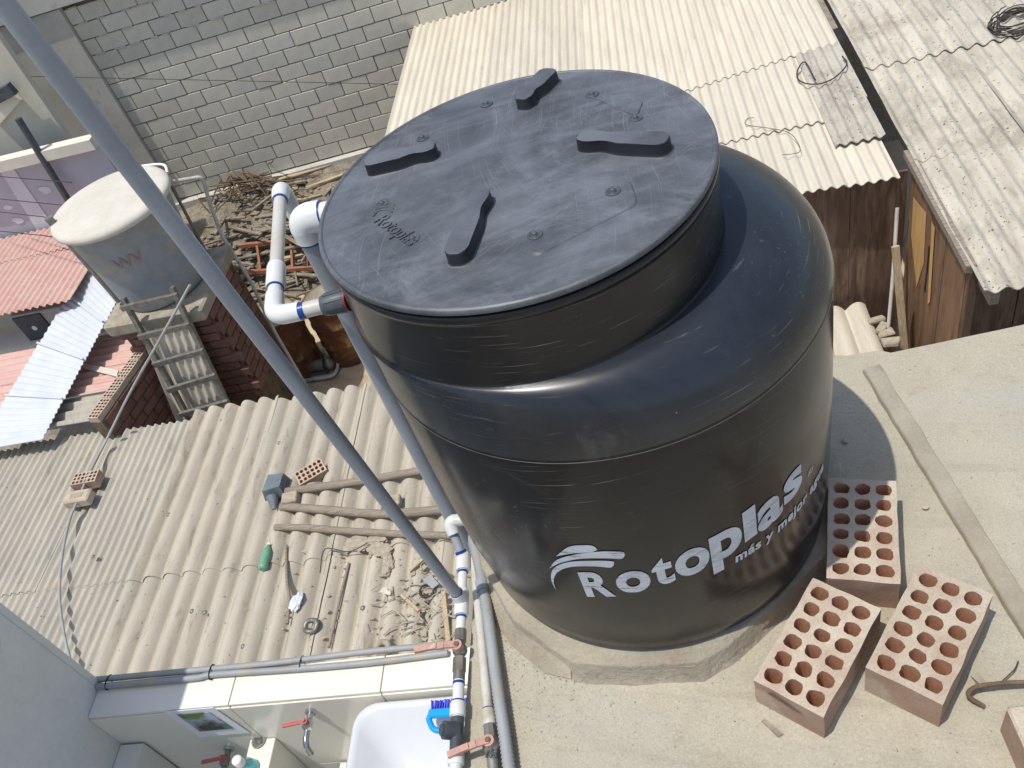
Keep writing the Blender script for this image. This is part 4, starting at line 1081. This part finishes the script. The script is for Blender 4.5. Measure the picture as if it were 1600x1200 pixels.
# ================================================================ THINGS ON THE NEAR ROOF
ZT = ZR + .012
def pole(a, b, r, label, bend):
    A_, B_ = PZ(*a, ZT + r), PZ(*b, ZT + r); n_ = 14; pts = []; rs = []
    for i in range(n_ + 1):
        t = i / n_; p = A_.lerp(B_, t) + Vector((0, bend * math.sin(t * math.pi * 1.6 + bend * 50), 0)) + noise.noise_vector(Vector((t * 3, r * 90, bend * 20))) * .012; pts.append(p); rs.append(r * (1 + .12 * noise.noise(Vector((t * 5, r * 300, 2)))))
    o = solo('wooden_pole', MB().tube(pts, rs, 12), m_wood, label, 'pole', 'old poles on the tan roof'); return o
pole((447, 768), (712, 729), .032, 'uppermost of three weathered poles lying on the tan roof', .0)
pole((437, 797), (712, 797), .034, 'middle of three weathered poles, with a slight sag, on the tan roof', -.03)
pole((430, 825), (705, 836), .027, 'lowest of three weathered poles lying on the tan roof', .012)
def small_brick(u, v, yaw, label, tilt=0, hol=True, rgb=None):
    mb, inn = hollow_brick(seed=hash(label) % 90 if False else int(u), H=.09)
    p = PZ(u, v, ZR + .05); t = thing('roof_brick', label, 'brick', (0, 0, 0), 'bricks weighing down the near roof')
    if hol:
        link('clay_body', brick_mesh(mb), m_clay, t); link('hole_lining', inn.mesh('hole_lining'), m_clay_in, t)
    else:
        link('clay_body', MB().bbox((0, 0, .045), (.24, .13, .09), None, .012).rough(.004, 20).mesh('clay_body'), m_clay, t)
        link('frog', MB().bbox((0, 0, .0915), (.12, .05, .006), None, .002).mesh('frog'), m_mortar, t)
    t.location = (p.x, p.y, ZR - .012); t.rotation_euler = (tilt, 0, yaw)
small_brick(135, 749, .05, 'perforated brick holding the cable down on the grey roof', .0)
small_brick(122, 777, .03, 'solid worn brick holding the cable down on the grey roof', 0, False)
small_brick(485, 737, .55, 'dusty perforated brick standing above the wooden poles', .25)
# chips under the poles
for (u, v, s_, lb) in [(455, 781, .13, 'grey brick stub wedged between the upper two poles'), (612, 787, .15, 'pale brick stub between the poles near the riser pipe')]:
    solo('brick_stub', MB().bbox(PZ(u, v, ZR + .05), (s_, .1, .09), Matrix.Rotation(.1, 3, 'Z'), .008).rough(.006, 15), m_junk, lb, 'brick')
# grey cut canister at pole ends
cp = PZ(431, 778, ZR + .03)
cn = thing('plastic_canister', 'grey cut plastic canister at the left ends of the wooden poles', 'canister', cp)
vs_ = [(-.085, -.02, 0), (.085, .0, 0), (.09, .17, 0), (-.07, .19, 0), (-.07, 0, .10), (.075, .02, .11), (.08, .15, .11), (-.06, .165, .10)]
mb = MB().add([cp + Vector(v_) for v_ in vs_], [(3, 2, 1, 0), (4, 5, 6, 7), (1, 2, 6, 5), (2, 3, 7, 6), (3, 0, 4, 7), (0, 1, 5, 4)])
part('shell', mb, m_slate, cn)
part('spout', MB().tube([cp + Vector((.0, -.02, .05)), cp + Vector((.02, -.12, .01))], [.05, .018], 10), m_slate, cn)
# green bottle
a_, b_ = PZ(420, 852, ZT + .035), PZ(410, 890, ZT + .035); d_ = (b_ - a_)
gb = thing('green_bottle', 'empty green plastic bottle lying on the tan roof', 'bottle', a_)
part('bottle_body', MB().tube([a_ + d_ * t for t in (0, .04, .16, .3, .62, .7, .9, .97, 1)], [.012, .013, .024, .036, .037, .034, .037, .034, .018], 14), m_green, gb)
part('cap', MB().tube([a_ - d_ * .06, a_], .014, 10), m_wp, gb)
# sticks
solo('stick', MB().tube(smooth_path([PZ(447, 852, ZT + .02), PZ(448, 905, ZT + .03), PZ(452, 935, ZT + .02), PZ(449, 975, ZT + .02)], 14), .012, 8), m_wood, 'grey stick lying lengthwise on the tan roof beside a crushed can', 'stick')
solo('stick', MB().tube(smooth_path([PZ(545, 880, ZT + .0), PZ(530, 940, ZT + .01), PZ(514, 1012, ZT + .0)], 10), .011, 8), m_wood, 'long thin rod added for the dark sheet edge line of the tan roof', 'stick')  # rod added in place of the dark line along a sheet edge
solo('stick', MB().beam(PZ(627, 930, ZT), PZ(655, 955, ZT + .02), .02, .02), m_plank, 'short pale stick in the rubbish left of the riser foot', 'stick')
solo('stick', MB().beam(PZ(640, 893, ZT + .02), PZ(668, 868, ZT + .04), .018, .018), m_plank, 'short pale stick under the riser pipe among the rubbish', 'stick')
mb = MB(); c0_ = PZ(462, 945, ZT + .03)
for k in range(3): mb.ico(c0_ + Vector((random.uniform(-.02, .02), random.uniform(-.08, .08), random.uniform(0, .01))), .045, 2, (.7, 1.3, .35), .6)
solo('crushed_can', mb, m_white, 'crushed silvery wrapper lying beside the grey stick', 'wrapper')
def ring_obj(name, u, v, r, tr, mat, label, cat):
    c = PZ(u, v, ZT + .02); solo(name, MB().tube([c + Vector((r * math.cos(i * math.pi / 10), r * math.sin(i * math.pi / 10), .006 * math.sin(i))) for i in range(21)], tr, 8), mat, label, cat)
ring_obj('rubber_ring', 667, 923, .05, .008, m_wire, 'thin dark ring lying in the rubbish by the riser foot', 'ring')
ring_obj('metal_cup', 486, 978, .045, .018, m_galv, 'round dull metal cup in a roof trough', 'cup')
ring_obj('metal_cup', 598, 1012, .04, .022, m_junk, 'dusty round cap near the parapet conduits', 'cap')
mb = MB()
for k in range(8): mb.ico(PZ(random.uniform(545, 615), random.uniform(842, 862), ZT + .005), random.uniform(.03, .06), 3, (1.6, .8, .28), .7)
for k in range(4): mb.ico(PZ(606 + random.uniform(-4, 4), 868 + 7 * k, ZT + .005), .04, 3, (.7, 1.3, .35), .7)
o = solo('rag', mb, m_junk, 'grey dust-caked rag below the lowest pole', 'rag')
mb = MB()
for k in range(200):
    u = random.gauss(665, 28); v = random.gauss(945, 38)
    if v > 1000 or u > 705 or u < 560: continue
    p = PZ(u, v, ZT + random.uniform(0, .02)); mb.ico(p - Vector((0, 0, .012)), random.uniform(.004, .017), 1, (random.uniform(.6, 2), random.uniform(.6, 1.6), .3), 1.0)
for k in range(120):
    p = PZ(random.uniform(430, 700), random.uniform(850, 1000), ZT - .01); mb.ico(p, random.uniform(.004, .014), 1, (1.4, 1, .5), 1.0)
for k in range(40):
    a = PZ(random.gauss(655, 32), random.gauss(940, 35), ZT + .015); d_ = Vector((random.uniform(-.15, .15), random.uniform(-.1, .1), 0)); mb.beam(a, a + d_, random.uniform(.003, .010), .005)
o = link('roof_litter', mb.mesh('roof_litter'), m_junk); o['kind'] = 'stuff'; o['label'] = 'dusty litter and crumbs gathered on the tan roof'; o['category'] = 'litter'
solo('plastic_flake', MB().add([PZ(660, 906, ZT + .04), PZ(672, 898, ZT + .05), PZ(686, 912, ZT + .05), PZ(676, 920, ZT + .03)], [(0, 1, 2, 3)]), m_otank, 'grey-green plastic flake beside the dark ring', 'flake')
solo('white_scrap', MB().ico(PZ(603, 925, ZT + .02), .035, 2, (1.2, .8, .4), 1.2), m_olid, 'pale crumpled scrap in the middle of the tan roof', 'scrap')
solo('edge_batten', MB().beam(PZ(693, 925, ZT), PZ(701, 1003, ZT), .03, .03), m_plank, 'pale batten along the roof edge under the manifold', 'batten')
solo('wire_loop', MB().tube(smooth_path([PZ(500, 895, ZT + .02), PZ(508, 858, ZT + .04), PZ(545, 862, ZT + .05), PZ(575, 848, ZT + .05)], 20), .004, 6), m_wire, 'thin bent wire lying below the poles', 'wire')
# cable over the grey roof
cb = [PZ(112, 1040, ZR + .05), PZ(100, 990, ZR + .03), PZ(93, 930, ZR + .03), PZ(97, 870, ZR + .03), PZ(108, 815, ZR + .03), PZ(120, 785, ZR + .05), PZ(142, 735, ZR + .06), PZ(165, 690, ZR + .05), PY(205, 610, 4.08), PY(250, 530, 4.15), PY(297, 445, 4.3)]
solo('supply_cable', MB().tube(smooth_path(cb, 70), .0115, 8), m_cond, 'pale hose-like cable running over the grey roof and up to the old tank', 'cable')

# ================================================================ OLD TANK AND LEFT NEIGHBOURS
OT = PZ(168, 311, -1.58)
ox, oy = OT.x, OT.y
ot = thing('old_water_tank', 'old grey fibre-cement water tank with a pale lid at the left', 'water tank', (ox, oy, -2.72))
part('vat', MB().lathe([(0, -2.55), (.39, -2.55), (.415, -2.54), (.425, -2.5), (.432, -2.35), (.445, -2.15), (.47, -1.9), (.495, -1.68), (.51, -1.67), (.51, -1.63), (.495, -1.63)], (ox, oy, 0), 72), m_otank, ot)
part('lid', MB().lathe([(.545, -1.665), (.555, -1.655), (.555, -1.625), (.54, -1.60), (.50, -1.588), (.3, -1.575), (.0001, -1.565)], (ox, oy, 0), 72), m_olid, ot)
# red mark on the vat (flat lettering)
bm = bm_from(text_mesh('WV', .17, 0, 0)); slices(bm, .04); x0d, x1d, _, _ = bounds(bm)
cen = math.atan2(CAM.y - oy, CAM.x - ox) - .33
for q in bm.verts:
    a = cen + (q.co.x - (x0d + x1d) / 2) / .49; z = -2.02 + q.co.y; r = .458 + (z + 2.02) * .11 + .008; q.co = Vector((ox + r * math.cos(a), oy + r * math.sin(a), z))
me = bpy.data.meshes.new('painted_mark'); bm.to_mesh(me); bm.free(); me.materials.append(MAT('faded_red_paint', (164, 122, 124), (150, 132, 136), scale=20, bump=0)); 
o = bpy.data.objects.new('painted_mark', me); col.objects.link(o); setpar(o, ot)
# pier under old tank
pr = thing('brick_pier', 'brick and concrete pier carrying the old grey water tank', 'pier', (ox, oy, -4.5))
part('concrete_cap', MB().bbox((ox + .02, oy - .02, -2.63), (1.02, .98, .14), None, .02).rough(.025, 6), m_mortar, pr)
part('core', MB().box((ox + .02, oy + .02, -3.60), (.90, .84, 1.80)), m_brickmortar, pr)
for r in range(11):
    for k in range(4):
        s = -.36 + k * .235 + (r % 2) * .09
        o = link('brick', random.choice(rb), m_redbrick, pr); o.matrix_basis = Matrix.Translation((ox + s + .02, oy - .41, -2.76 - r * .098))
    for k in range(3):
        o = link('brick', random.choice(rb), m_redbrick, pr); o.matrix_basis = Matrix.Translation((ox + .475, oy - .27 + k * .235 + (r % 2) * .06, -2.76 - r * .098)) @ Matrix.Rotation(rad(90), 4, 'Z')
# ladder with corrugated panel behind
lyf = oy - .62
ld = thing('metal_ladder', 'grey metal ladder with wide rungs standing below the old tank', 'ladder', (ox, lyf, -4.4))
rungs = [((190, 482), (278, 462)), ((217, 527), (297, 508)), ((240, 570), (319, 548)), ((262, 610), (338, 587)), ((282, 648), (357, 628))]
ys_l = [lyf + .06 - k * .055 for k in range(5)]
R3 = []
for k, (a, b_) in enumerate(rungs):
    p = PY(*a, ys_l[k]); q_ = PY(*b_, ys_l[k]); R3.append((p, q_)); part('rung', MB().beam(p, q_, .035, .05), m_galv, ld)
for sd_ in (0, 1):
    pts = [r[sd_] + Vector((.04 if sd_ == 0 else -.04, .035, 0)) for r in R3]; dv = (pts[-1] - pts[0])
    part('rail', MB().beam(pts[0] - dv * .06, pts[-1] + dv * .5, .04, .05, Vector((0, -1, 0))), m_galv, ld)
pc = (R3[0][0] + R3[-1][1]) / 2
cpn = corr(0, 1, 0, 1, 0, 1 / 6.5, .012, 'Y', seg=8, wob=.006)
qTL, qTR, qBR, qBL = PY(214, 505, lyf + .14), PY(292, 487, lyf + .14), PY(362, 660, lyf - .10), PY(284, 678, lyf - .10)
cpn.v = [tuple((qBL.lerp(qBR, x)).lerp(qTL.lerp(qTR, x), y) + Vector((0, -z, 0))) for x, y, z in cpn.v]
solo('leaning_sheet', cpn, m_roofC, 'cream corrugated sheet standing upright behind the ladder rungs', 'sheet')
# post beside old tank
solo('steel_post', MB().tube([PY(75, 340, 5.0), PY(187, 470, 5.0)], .035, 10), m_galv, 'slanting grey steel post on the left side of the old tank', 'post')
# brick wall beyond the ladder (right of it) and low wall
def brick_wall(name, label, a, b, z0, z1, n_hint=''):
    a = Vector(a); b = Vector(b); d = (b - a); L = d.length; d.normalize(); nn = Vector((d.y, -d.x, 0)); ang = math.atan2(d.y, d.x)
    t = thing(name, label, 'wall', (a.x, a.y, z0)); Rm = Matrix.Rotation(ang, 3, 'Z')
    c = (a + b) / 2; part('core', MB().box((c.x - nn.x * .05, c.y - nn.y * .05, (z0 + z1) / 2), (L, .12, z1 - z0), Rm), m_brickmortar, t)
    nr_ = int((z1 - z0) / .098)
    for r in range(nr_):
        s = (r % 2) * .119
        while s + .23 < L + .02:
            p = a + d * (s + .115) + nn * .02; o = link('brick', random.choice(rb), m_redbrick, t)
            o.matrix_basis = Matrix.Translation((p.x, p.y, z1 - .05 - r * .098)) @ Matrix.Rotation(ang, 4, 'Z'); s += .238
    return t
w0 = PY(300, 430, 5.5); w1 = PY(345, 395, 5.5)
# low brick parapet with hollow bricks on top, left of ladder
pw = thing('brick_parapet', 'brick parapet with a row of hollow bricks on top left of the ladder', 'wall', (-5.3, 4.7, -4.5))
pa, pb = PZ(234, 540, -3.02), PZ(150, 660, -3.02)
dpar = (pb - pa).normalized(); angp = math.atan2(dpar.y, dpar.x); lenp = (pb - pa).length
part('core', MB().box(((pa + pb) / 2).to_tuple()[:2] + (-3.79,), (lenp, .13, 1.54), Matrix.Rotation(angp, 3, 'Z')), m_brickmortar, pw)
pn_ = Vector((-dpar.y, dpar.x, 0)); 
if pn_.x < 0: pn_ = -pn_
for r in range(9):
    s = .02 + (r % 2) * .1
    while s + .22 < lenp:
        p = pa + dpar * (s + .11) + pn_ * .055; o = link('brick', random.choice(rb), m_redbrick, pw); o.matrix_basis = Matrix.Translation((p.x, p.y, -3.07 - r * .098)) @ Matrix.Rotation(angp, 4, 'Z'); s += .236
hm, hi = hollow_brick(H=.06, L=.24, Wd=.12, seed=5); hm = hm.mesh('hollow_brick'); hi = hi.mesh('hole_lining'); hm.materials.append(m_clay); hi.materials.append(m_clay_in)
k = 0
while k * .25 + .24 < lenp + .05:
    p = pa + dpar * (k * .25 + .12); o = link('hollow_brick', hm, m_clay, pw); o.matrix_basis = Matrix.Translation((p.x, p.y, -3.02)) @ Matrix.Rotation(angp, 4, 'Z')
    o2 = bpy.data.objects.new('hole_lining', hi); col.objects.link(o2); o2.parent = o; k += 1
# cement floor in the alley
struct('alley_floor', MB().box((-4.6, 4.6, -4.55), (1.6, 1.2, .1)), m_conc)
# red roofs and white strip
r1 = thing('red_roof', 'lower faded red corrugated roof beside the brick parapet', 'roof', (-6.2, 4.8, -3.4))
xr = pb.x - .05
for i, (y0, y1) in enumerate(((4.40, 4.80), (4.78, 5.30))):
    part('sheet', corr(-7.4, -5.14, y0, y1, -3.08 + .006 * i, .105, .014, 'X', seg=10, wob=.008), m_red, r1)
part('patch_strip', MB().slabquad([PZ(130, 575, -3.05), PZ(128, 567, -3.05), PZ(185, 578, -3.05), PZ(182, 588, -3.05)], -.01), m_olid, r1)
r1b = thing('grey_roof', 'dirty grey corrugated roof strip at the foot of the white strip', 'roof', (-6.2, 4.2, -3.4))
part('sheet', corr(-7.4, -5.2, 4.05, 4.41, -3.10, .12, .02, 'X', seg=10, wob=.01), m_roofB, r1b)
r2 = thing('red_roof', 'upper pinkish red corrugated roof at the far left', 'roof', (-6.9, 6, -2.8))
for i, (a, b_) in enumerate(((-8.2, -7.25), (-7.3, -6.45), (-6.5, -5.85))):
    mb = corr(a, b_, 5.45, 6.55, -2.70 + .004 * i, .085, .014, 'Y', seg=10, wob=.006); part('sheet', mb, m_red, r2)
    part('sheet', corr(a, b_, 6.46, 7.0, -2.685 + .004 * i, .085, .014, 'Y', seg=6, wob=.006), m_red, r2)
ws = thing('white_roof_strip', 'bright white corrugated roofing strip running between the red roofs', 'roof', (-6.1, 5, -3.3))
sNL, sNR, sFL, sFR = PZ(-40, 709, -3.1), PZ(68, 690, -3.1), PZ(150, 392, -2.72), PZ(194, 450, -2.72)
sL = (sFL - sNL).length
for i in range(4):
    t0, t1 = i / 4 - (.01 if i else 0), (i + 1) / 4
    mb = corr(0, 1, t0 * sL, t1 * sL, 0, .078, .006, 'X', seg=6, wob=.003)
    mb.v = [tuple(sNL.lerp(sFL, y / sL).lerp(sNR.lerp(sFR, y / sL), x) + Vector((0, 0, z + .006 * (4 - i)))) for x, y, z in mb.v]
    part('sheet', mb, m_white, ws)
    la, lb_ = sNL.lerp(sFL, t1 - .005), sNR.lerp(sFR, t1 - .005)
    if i < 3: part('lap_seam', MB().beam(la + Vector((0, 0, .04)), lb_ + Vector((0, 0, .04)), .018, .012), m_white, ws)
# building pieces below the upper red roof: AC unit and ledge
ac = thing('air_conditioner', 'dark-fronted air conditioner unit under the red roof edge', 'air conditioner', PY(70, 505, 5.5))
c = PY(75, 507, 5.62)
part('housing', MB().bbox(c + Vector((0, .14, 0)), (.72, .26, .36), None, .01), m_acw, ac)
part('fan_grille', MB().box(c + Vector((-.16, -.002, 0)), (.34, .02, .32)), m_dark, ac)
part('fan_hub', MB().tube([c + Vector((-.16, -.01, 0)), c + Vector((-.16, -.02, 0))], .03, 12), m_wp, ac)
lg = thing('service_ledge', 'grey concrete ledge with a pipe rail below the air conditioner', 'ledge', (-6.5, 5.4, -3.3))
part('slab', MB().box((-6.8, 5.70, -3.24), (2.8, .34, .06)), m_graywall, lg)
part('rail', MB().tube([PY(0, 570, 5.2), PY(110, 545, 5.2), PY(215, 520, 5.2)], .02, 8), m_pvcd, lg)
part('rail', MB().tube([PY(0, 612, 5.15), PY(80, 598, 5.15), PY(215, 565, 5.15)], .022, 8), m_wbeam, lg)
part('back_wall', MB().box((-6.9, 6.02, -3.6), (3.2, .08, 1.75)), m_cream, lg)
# lavender panel wall with putty patches and white beam
lw = thing('panel_wall', 'lavender grey panel wall with pale putty patches at the left edge', 'wall', (-7, 7.05, -2.7))
YL = 7.04
zb_ = PY(40, 246, YL).z
part('panel', MB().box((-7.1, YL + .03, (zb_ - 2.8) / 2), (2.9, .04, zb_ + 2.8)), m_lav, lw)
mb = MB()
for (u, v, s_) in [(12, 325, .06), (28, 345, .07), (70, 297, .08), (50, 330, .05), (15, 372, .06), (52, 365, .06)]:
    p = PY(u, v, YL); p.y = YL + .006; n0 = len(mb.v); kk = random.random() * 9
    ol = [(p.x + s_ * (1 + .5 * noise.noise(Vector((math.cos(a), math.sin(a), kk)))) * math.cos(a), YL + .005, p.z + .6 * s_ * (1 + .5 * noise.noise(Vector((math.cos(a), math.sin(a), kk + 3)))) * math.sin(a)) for a in [i * math.pi / 8 for i in range(16)]]
    mb.add(ol, [tuple(range(16))])
part('putty_patch', mb, m_putty, lw)
q = [PY(0, 268, YL), PY(20, 262, YL), PY(95, 370, YL), PY(70, 380, YL)]
part('putty_seam', MB().add([Vector((p.x, YL + .003, p.z)) for p in q], [(3, 2, 1, 0)]), m_putty, lw)
zb_ = PY(40, 246, YL).z
part('white_beam', MB().box((-7.1, YL - .02, zb_), (2.9, .14, .12)), m_wbeam, lw)
cw = thing('cream_gable', 'cream wall with white diagonal trim above the lavender panel', 'wall', (-7.5, 7.4, -1.6))
part('wall_face', MB().box((-7.5, 7.45, -1.2), (2.6, .08, 1.4)), m_cream, cw)
part('diagonal_trim', MB().beam(PY(-10, 190, 7.38), PY(25, 150, 7.38), .12, .06, Vector((0, -1, 0))), m_wbeam, cw)
part('roof_edge', MB().beam(PY(-20, 160, 7.3), PY(20, 138, 7.3), .12, .08, Vector((0, -1, 0))), m_dark, cw)
solo('dark_post', MB().tube([PY(28, 185, 7.0), PY(120, 335, 6.9)], .038, 10), m_dark, 'thin dark post standing between the panel wall and the columns', 'post')
# loop of hose on a bracket by the tank + white PVC frame
pvcf = [PY(205, 262, 5.7), PY(253, 257, 5.7), PY(262, 270, 5.6)]
solo('vent_hose', MB().tube(smooth_path(pvcf, 10), .014, 8), m_wp, 'thin white pipe arching over the old tank lid', 'pipe')
f2 = [PY(258, 286, 5.6), PY(316, 276, 5.75), PY(328, 318, 5.75), PY(345, 365, 5.7), PY(392, 440, 5.6), PY(430, 520, 5.5), PY(472, 592, 5.4), PZ(480, 603, -4.40)]
solo('supply_pipe', MB().tube(fillet(f2, .05, 4), .019, 10), m_pvcd, 'pale supply pipe dropping from the old tank to the yard floor', 'pipe')
solo('frame_pipe', MB().tube([PY(268, 290, 5.65), PY(335, 420, 5.6), PY(440, 600, 5.5)], .016, 8), m_galv, 'dark grey conduit beside the pale supply pipe', 'pipe')
solo('valve_stub', MB().tube(fillet([PY(328, 412, 5.65), PY(362, 410, 5.65), PY(345, 440, 5.6)], .03), .022, 10), m_wp, 'white pipe elbow branching off near the brick wall pier', 'pipe')

# ================================================================ YARD CONTENTS
def ymz(x, y):
    t = max(0, min(1, (y - (wally(x) - 1.5)) / 1.45)); t = t * t * (3 - 2 * t); return -4.5 + 1.08 * t
def PYD(u, v):
    lo = PZ(u, v, -4.5)
    z = -4.5
    for _ in range(25): p = PZ(u, v, z); z = z * .5 + .5 * ymz(p.x, min(p.y, wally(p.x)))
    return PZ(u, v, z)
def drum(u, v, label):
    p = PZ(u, v, -4.5); t = thing('oil_drum', label, 'drum', (p.x, p.y, -4.5), 'rusty drums in the yard')
    r = .27; h = .82
    pf = [(0, 0), (r, 0), (r + .008, .006), (r + .008, .016), (r, .022)]
    for zz in (.28, .55): pf += [(r, zz - .02), (r + .013, zz - .006), (r + .013, zz + .006), (r, zz + .02)]
    pf += [(r, h - .015), (r + .01, h - .008), (r + .008, h), (r - .004, h)]
    part('shell', MB().lathe(pf, (p.x, p.y, -4.5), 40), m_rust, t)
    part('top', MB().lathe([(r - .004, h), (r - .008, h - .02), (0.0001, h - .022)], (p.x, p.y, -4.5), 40), m_mortar, t)
drum(552, 548, 'rusty ochre-banded steel drum standing nearest the tank pipe')
drum(472, 572, 'dark rusty steel drum with a pale dusty top in the shade')
# pump on the yard floor
pp = PZ(505, 580, -4.5)
pu = thing('water_pump', 'small dusty water pump on the yard floor beside the drums', 'pump', pp)
part('motor', MB().tube([pp + Vector((-.12, 0, .1)), pp + Vector((.06, 0, .1))], [.06, .07], 14), m_galv, pu)
part('volute', MB().ico(pp + Vector((.12, 0, .1)), .08, 2, (.7, 1, 1)), m_galv, pu)
part('foot', MB().box(pp + Vector((-.02, 0, .02)), (.2, .12, .04)), m_galv, pu)
solo('yard_pipe', MB().tube(fillet([PZ(450, 596, -4.46), PZ(482, 594, -4.46), PZ(522, 588, -4.46), PZ(530, 570, -4.46), PZ(517, 560, -4.46), PZ(505, 545, -4.46)], .08), .02, 8), m_pvcd, 'pale pipe bending along the yard floor in front of the drums', 'pipe')
# red ladder lying on the bank
rl_ = thing('red_ladder', 'red-brown painted metal ladder lying in the yard behind the inlet pipe', 'ladder', PYD(430, 420))
lA, lB, lC, lD = PYD(380, 397) + Vector((0, 0, .13)), PYD(512, 384) + Vector((0, 0, .13)), PYD(388, 438) + Vector((0, 0, .13)), PYD(512, 430) + Vector((0, 0, .13))
part('rail', MB().beam(lA, lB, .045, .05), m_orange, rl_); part('rail', MB().beam(lC, lD, .04, .05), m_orange, rl_)
for t_ in (.22, .46, .62, .8):
    part('rung', MB().beam(lA.lerp(lB, t_), lC.lerp(lD, t_), .03, .03), m_orange, rl_)
# scattered timbers
tg = 'timber scraps on the yard bank'
tim = [((500, 320), (420, 275), .05, 'pale timber slanting up toward the block wall'), ((505, 310), (465, 322), .05, 'broken pale timber nearest the big white elbow'), ((400, 345), (470, 335), .03, 'thin lath lying below the tangled rebar'),
       ((410, 450), (500, 436), .04, 'grey lath just below the red ladder'), ((400, 455), (470, 470), .03, 'thin grey lath below the red ladder, sloping down'), ((430, 412), (495, 402), .05, 'timber between the red ladder rails'),
       ((520, 262), (440, 288), .05, 'grey timber along the foot of the block wall'), ((480, 300), (540, 280), .05, 'timber lying by the tank rim near the block wall')]
for a, b_, s_, lb in tim:
    solo('timber_scrap', MB().beam(PYD(*a) + Vector((0, 0, .05)), PYD(*b_) + Vector((0, 0, .07)), s_, s_ * .6, jit=.01), m_plank if s_ > .04 else m_wood, lb, 'timber', tg)
# tangled rebar
mb = MB()
for k in range(46):
    c = PYD(random.gauss(395, 34), random.gauss(300, 12)) + Vector((0, 0, random.uniform(.05, .25)))
    d_ = Vector((random.gauss(0, 1), random.gauss(0, .4), random.gauss(0, .18))).normalized() * random.uniform(.3, .9)
    pts = [c - d_ * .5, c + noise.noise_vector(c * 7) * .12, c + d_ * .5 + Vector((0, 0, random.uniform(-.1, .1)))]
    mb.tube(smooth_path(pts, 8), .009, 5)
o = link('tangled_rebar', mb.mesh('tangled_rebar'), m_rebar); o['kind'] = 'stuff'; o['label'] = 'tangled rusty wire and rebar heaped at the foot of the block wall'; o['category'] = 'scrap'
mb = MB()
for k in range(520):
    u = random.uniform(310, 560); v = random.uniform(268, 470); p = PYD(u, v)
    if p.z < -4.42 and random.random() < .8: continue
    mb.ico(p + Vector((0, 0, .01)), random.uniform(.015, .07), 1, (1.3, 1, .6), 1.0)
for k in range(70):
    a = PYD(random.uniform(330, 540), random.uniform(285, 470)) + Vector((0, 0, random.uniform(.02, .12))); d_ = Vector((random.gauss(0, .35), random.gauss(0, .18), random.gauss(0, .04)))
    mb.beam(a - d_, a + d_, random.uniform(.015, .05), random.uniform(.012, .03))
o = link('yard_rubble', mb.mesh('yard_rubble'), m_rubble); o['kind'] = 'stuff'; o['label'] = 'rubble and laths strewn over the bank below the block wall'; o['category'] = 'rubble'
# coil of wire on weathered roof, loop of wire on cream roof
mb = MB(); c = PZ(1592, 35, ZD + .05)
for k in range(12):
    rx, ry = random.uniform(.10, .22), random.uniform(.08, .19); oo = Vector((random.uniform(-.05, .05), random.uniform(-.05, .05), 0)); ph = random.random() * 6
    mb.tube([c + oo + Vector((rx * math.cos(i * .35 + ph), ry * math.sin(i * .35 + ph), .03 * math.sin(i * .5 + ph) + k * .003)) for i in range(19)], .005, 5)
solo('wire_coil', mb, m_wire, 'coil of dark wire lying on the weathered roof at the top right', 'wire coil')
lp = [PZ(u, v, ZC + .075) for u, v in ((1274, 125), (1258, 97), (1247, 108), (1246, 122), (1258, 130), (1280, 131), (1303, 122), (1320, 106), (1323, 97), (1316, 88))]
solo('wire_loop', MB().tube(smooth_path(lp, 40), .006, 6), m_wire, 'bent wire loop lying on the cream roof', 'wire')
lp = [PZ(u, v, ZC + .055) for u, v in ((1178, 184), (1168, 185), (1164, 192), (1170, 196), (1200, 200), (1232, 207), (1246, 222), (1250, 236), (1240, 240), (1222, 242))]
solo('string', MB().tube(smooth_path(lp, 40), .003, 5), m_rebar, 'thin string trailing over the cream roof lap', 'string')
# overhead wires
def wire(a, b, ya, yb, sag, label, r=.0035):
    A_ = PY(*a, ya); B_ = PY(*b, yb); pts = [A_.lerp(B_, t / 12) - Vector((0, 0, sag * math.sin(math.pi * t / 12))) for t in range(13)]
    solo('overhead_wire', MB().tube(pts, r, 5), m_wire, label, 'wire', 'overhead wires at the left')
wire((-20, 118), (640, 132), 7.6, 8.3, .0, 'thin wire crossing the block wall from left to right')
for k, (v0, v1) in enumerate(((275, 285), (310, 322), (330, 344), (360, 373))):
    wire((-10, v0), (112, v1), 6.8, 5.7, .0, ['topmost', 'second', 'third', 'lowest'][k] + ' of four thin wires in front of the lavender panel', .005)
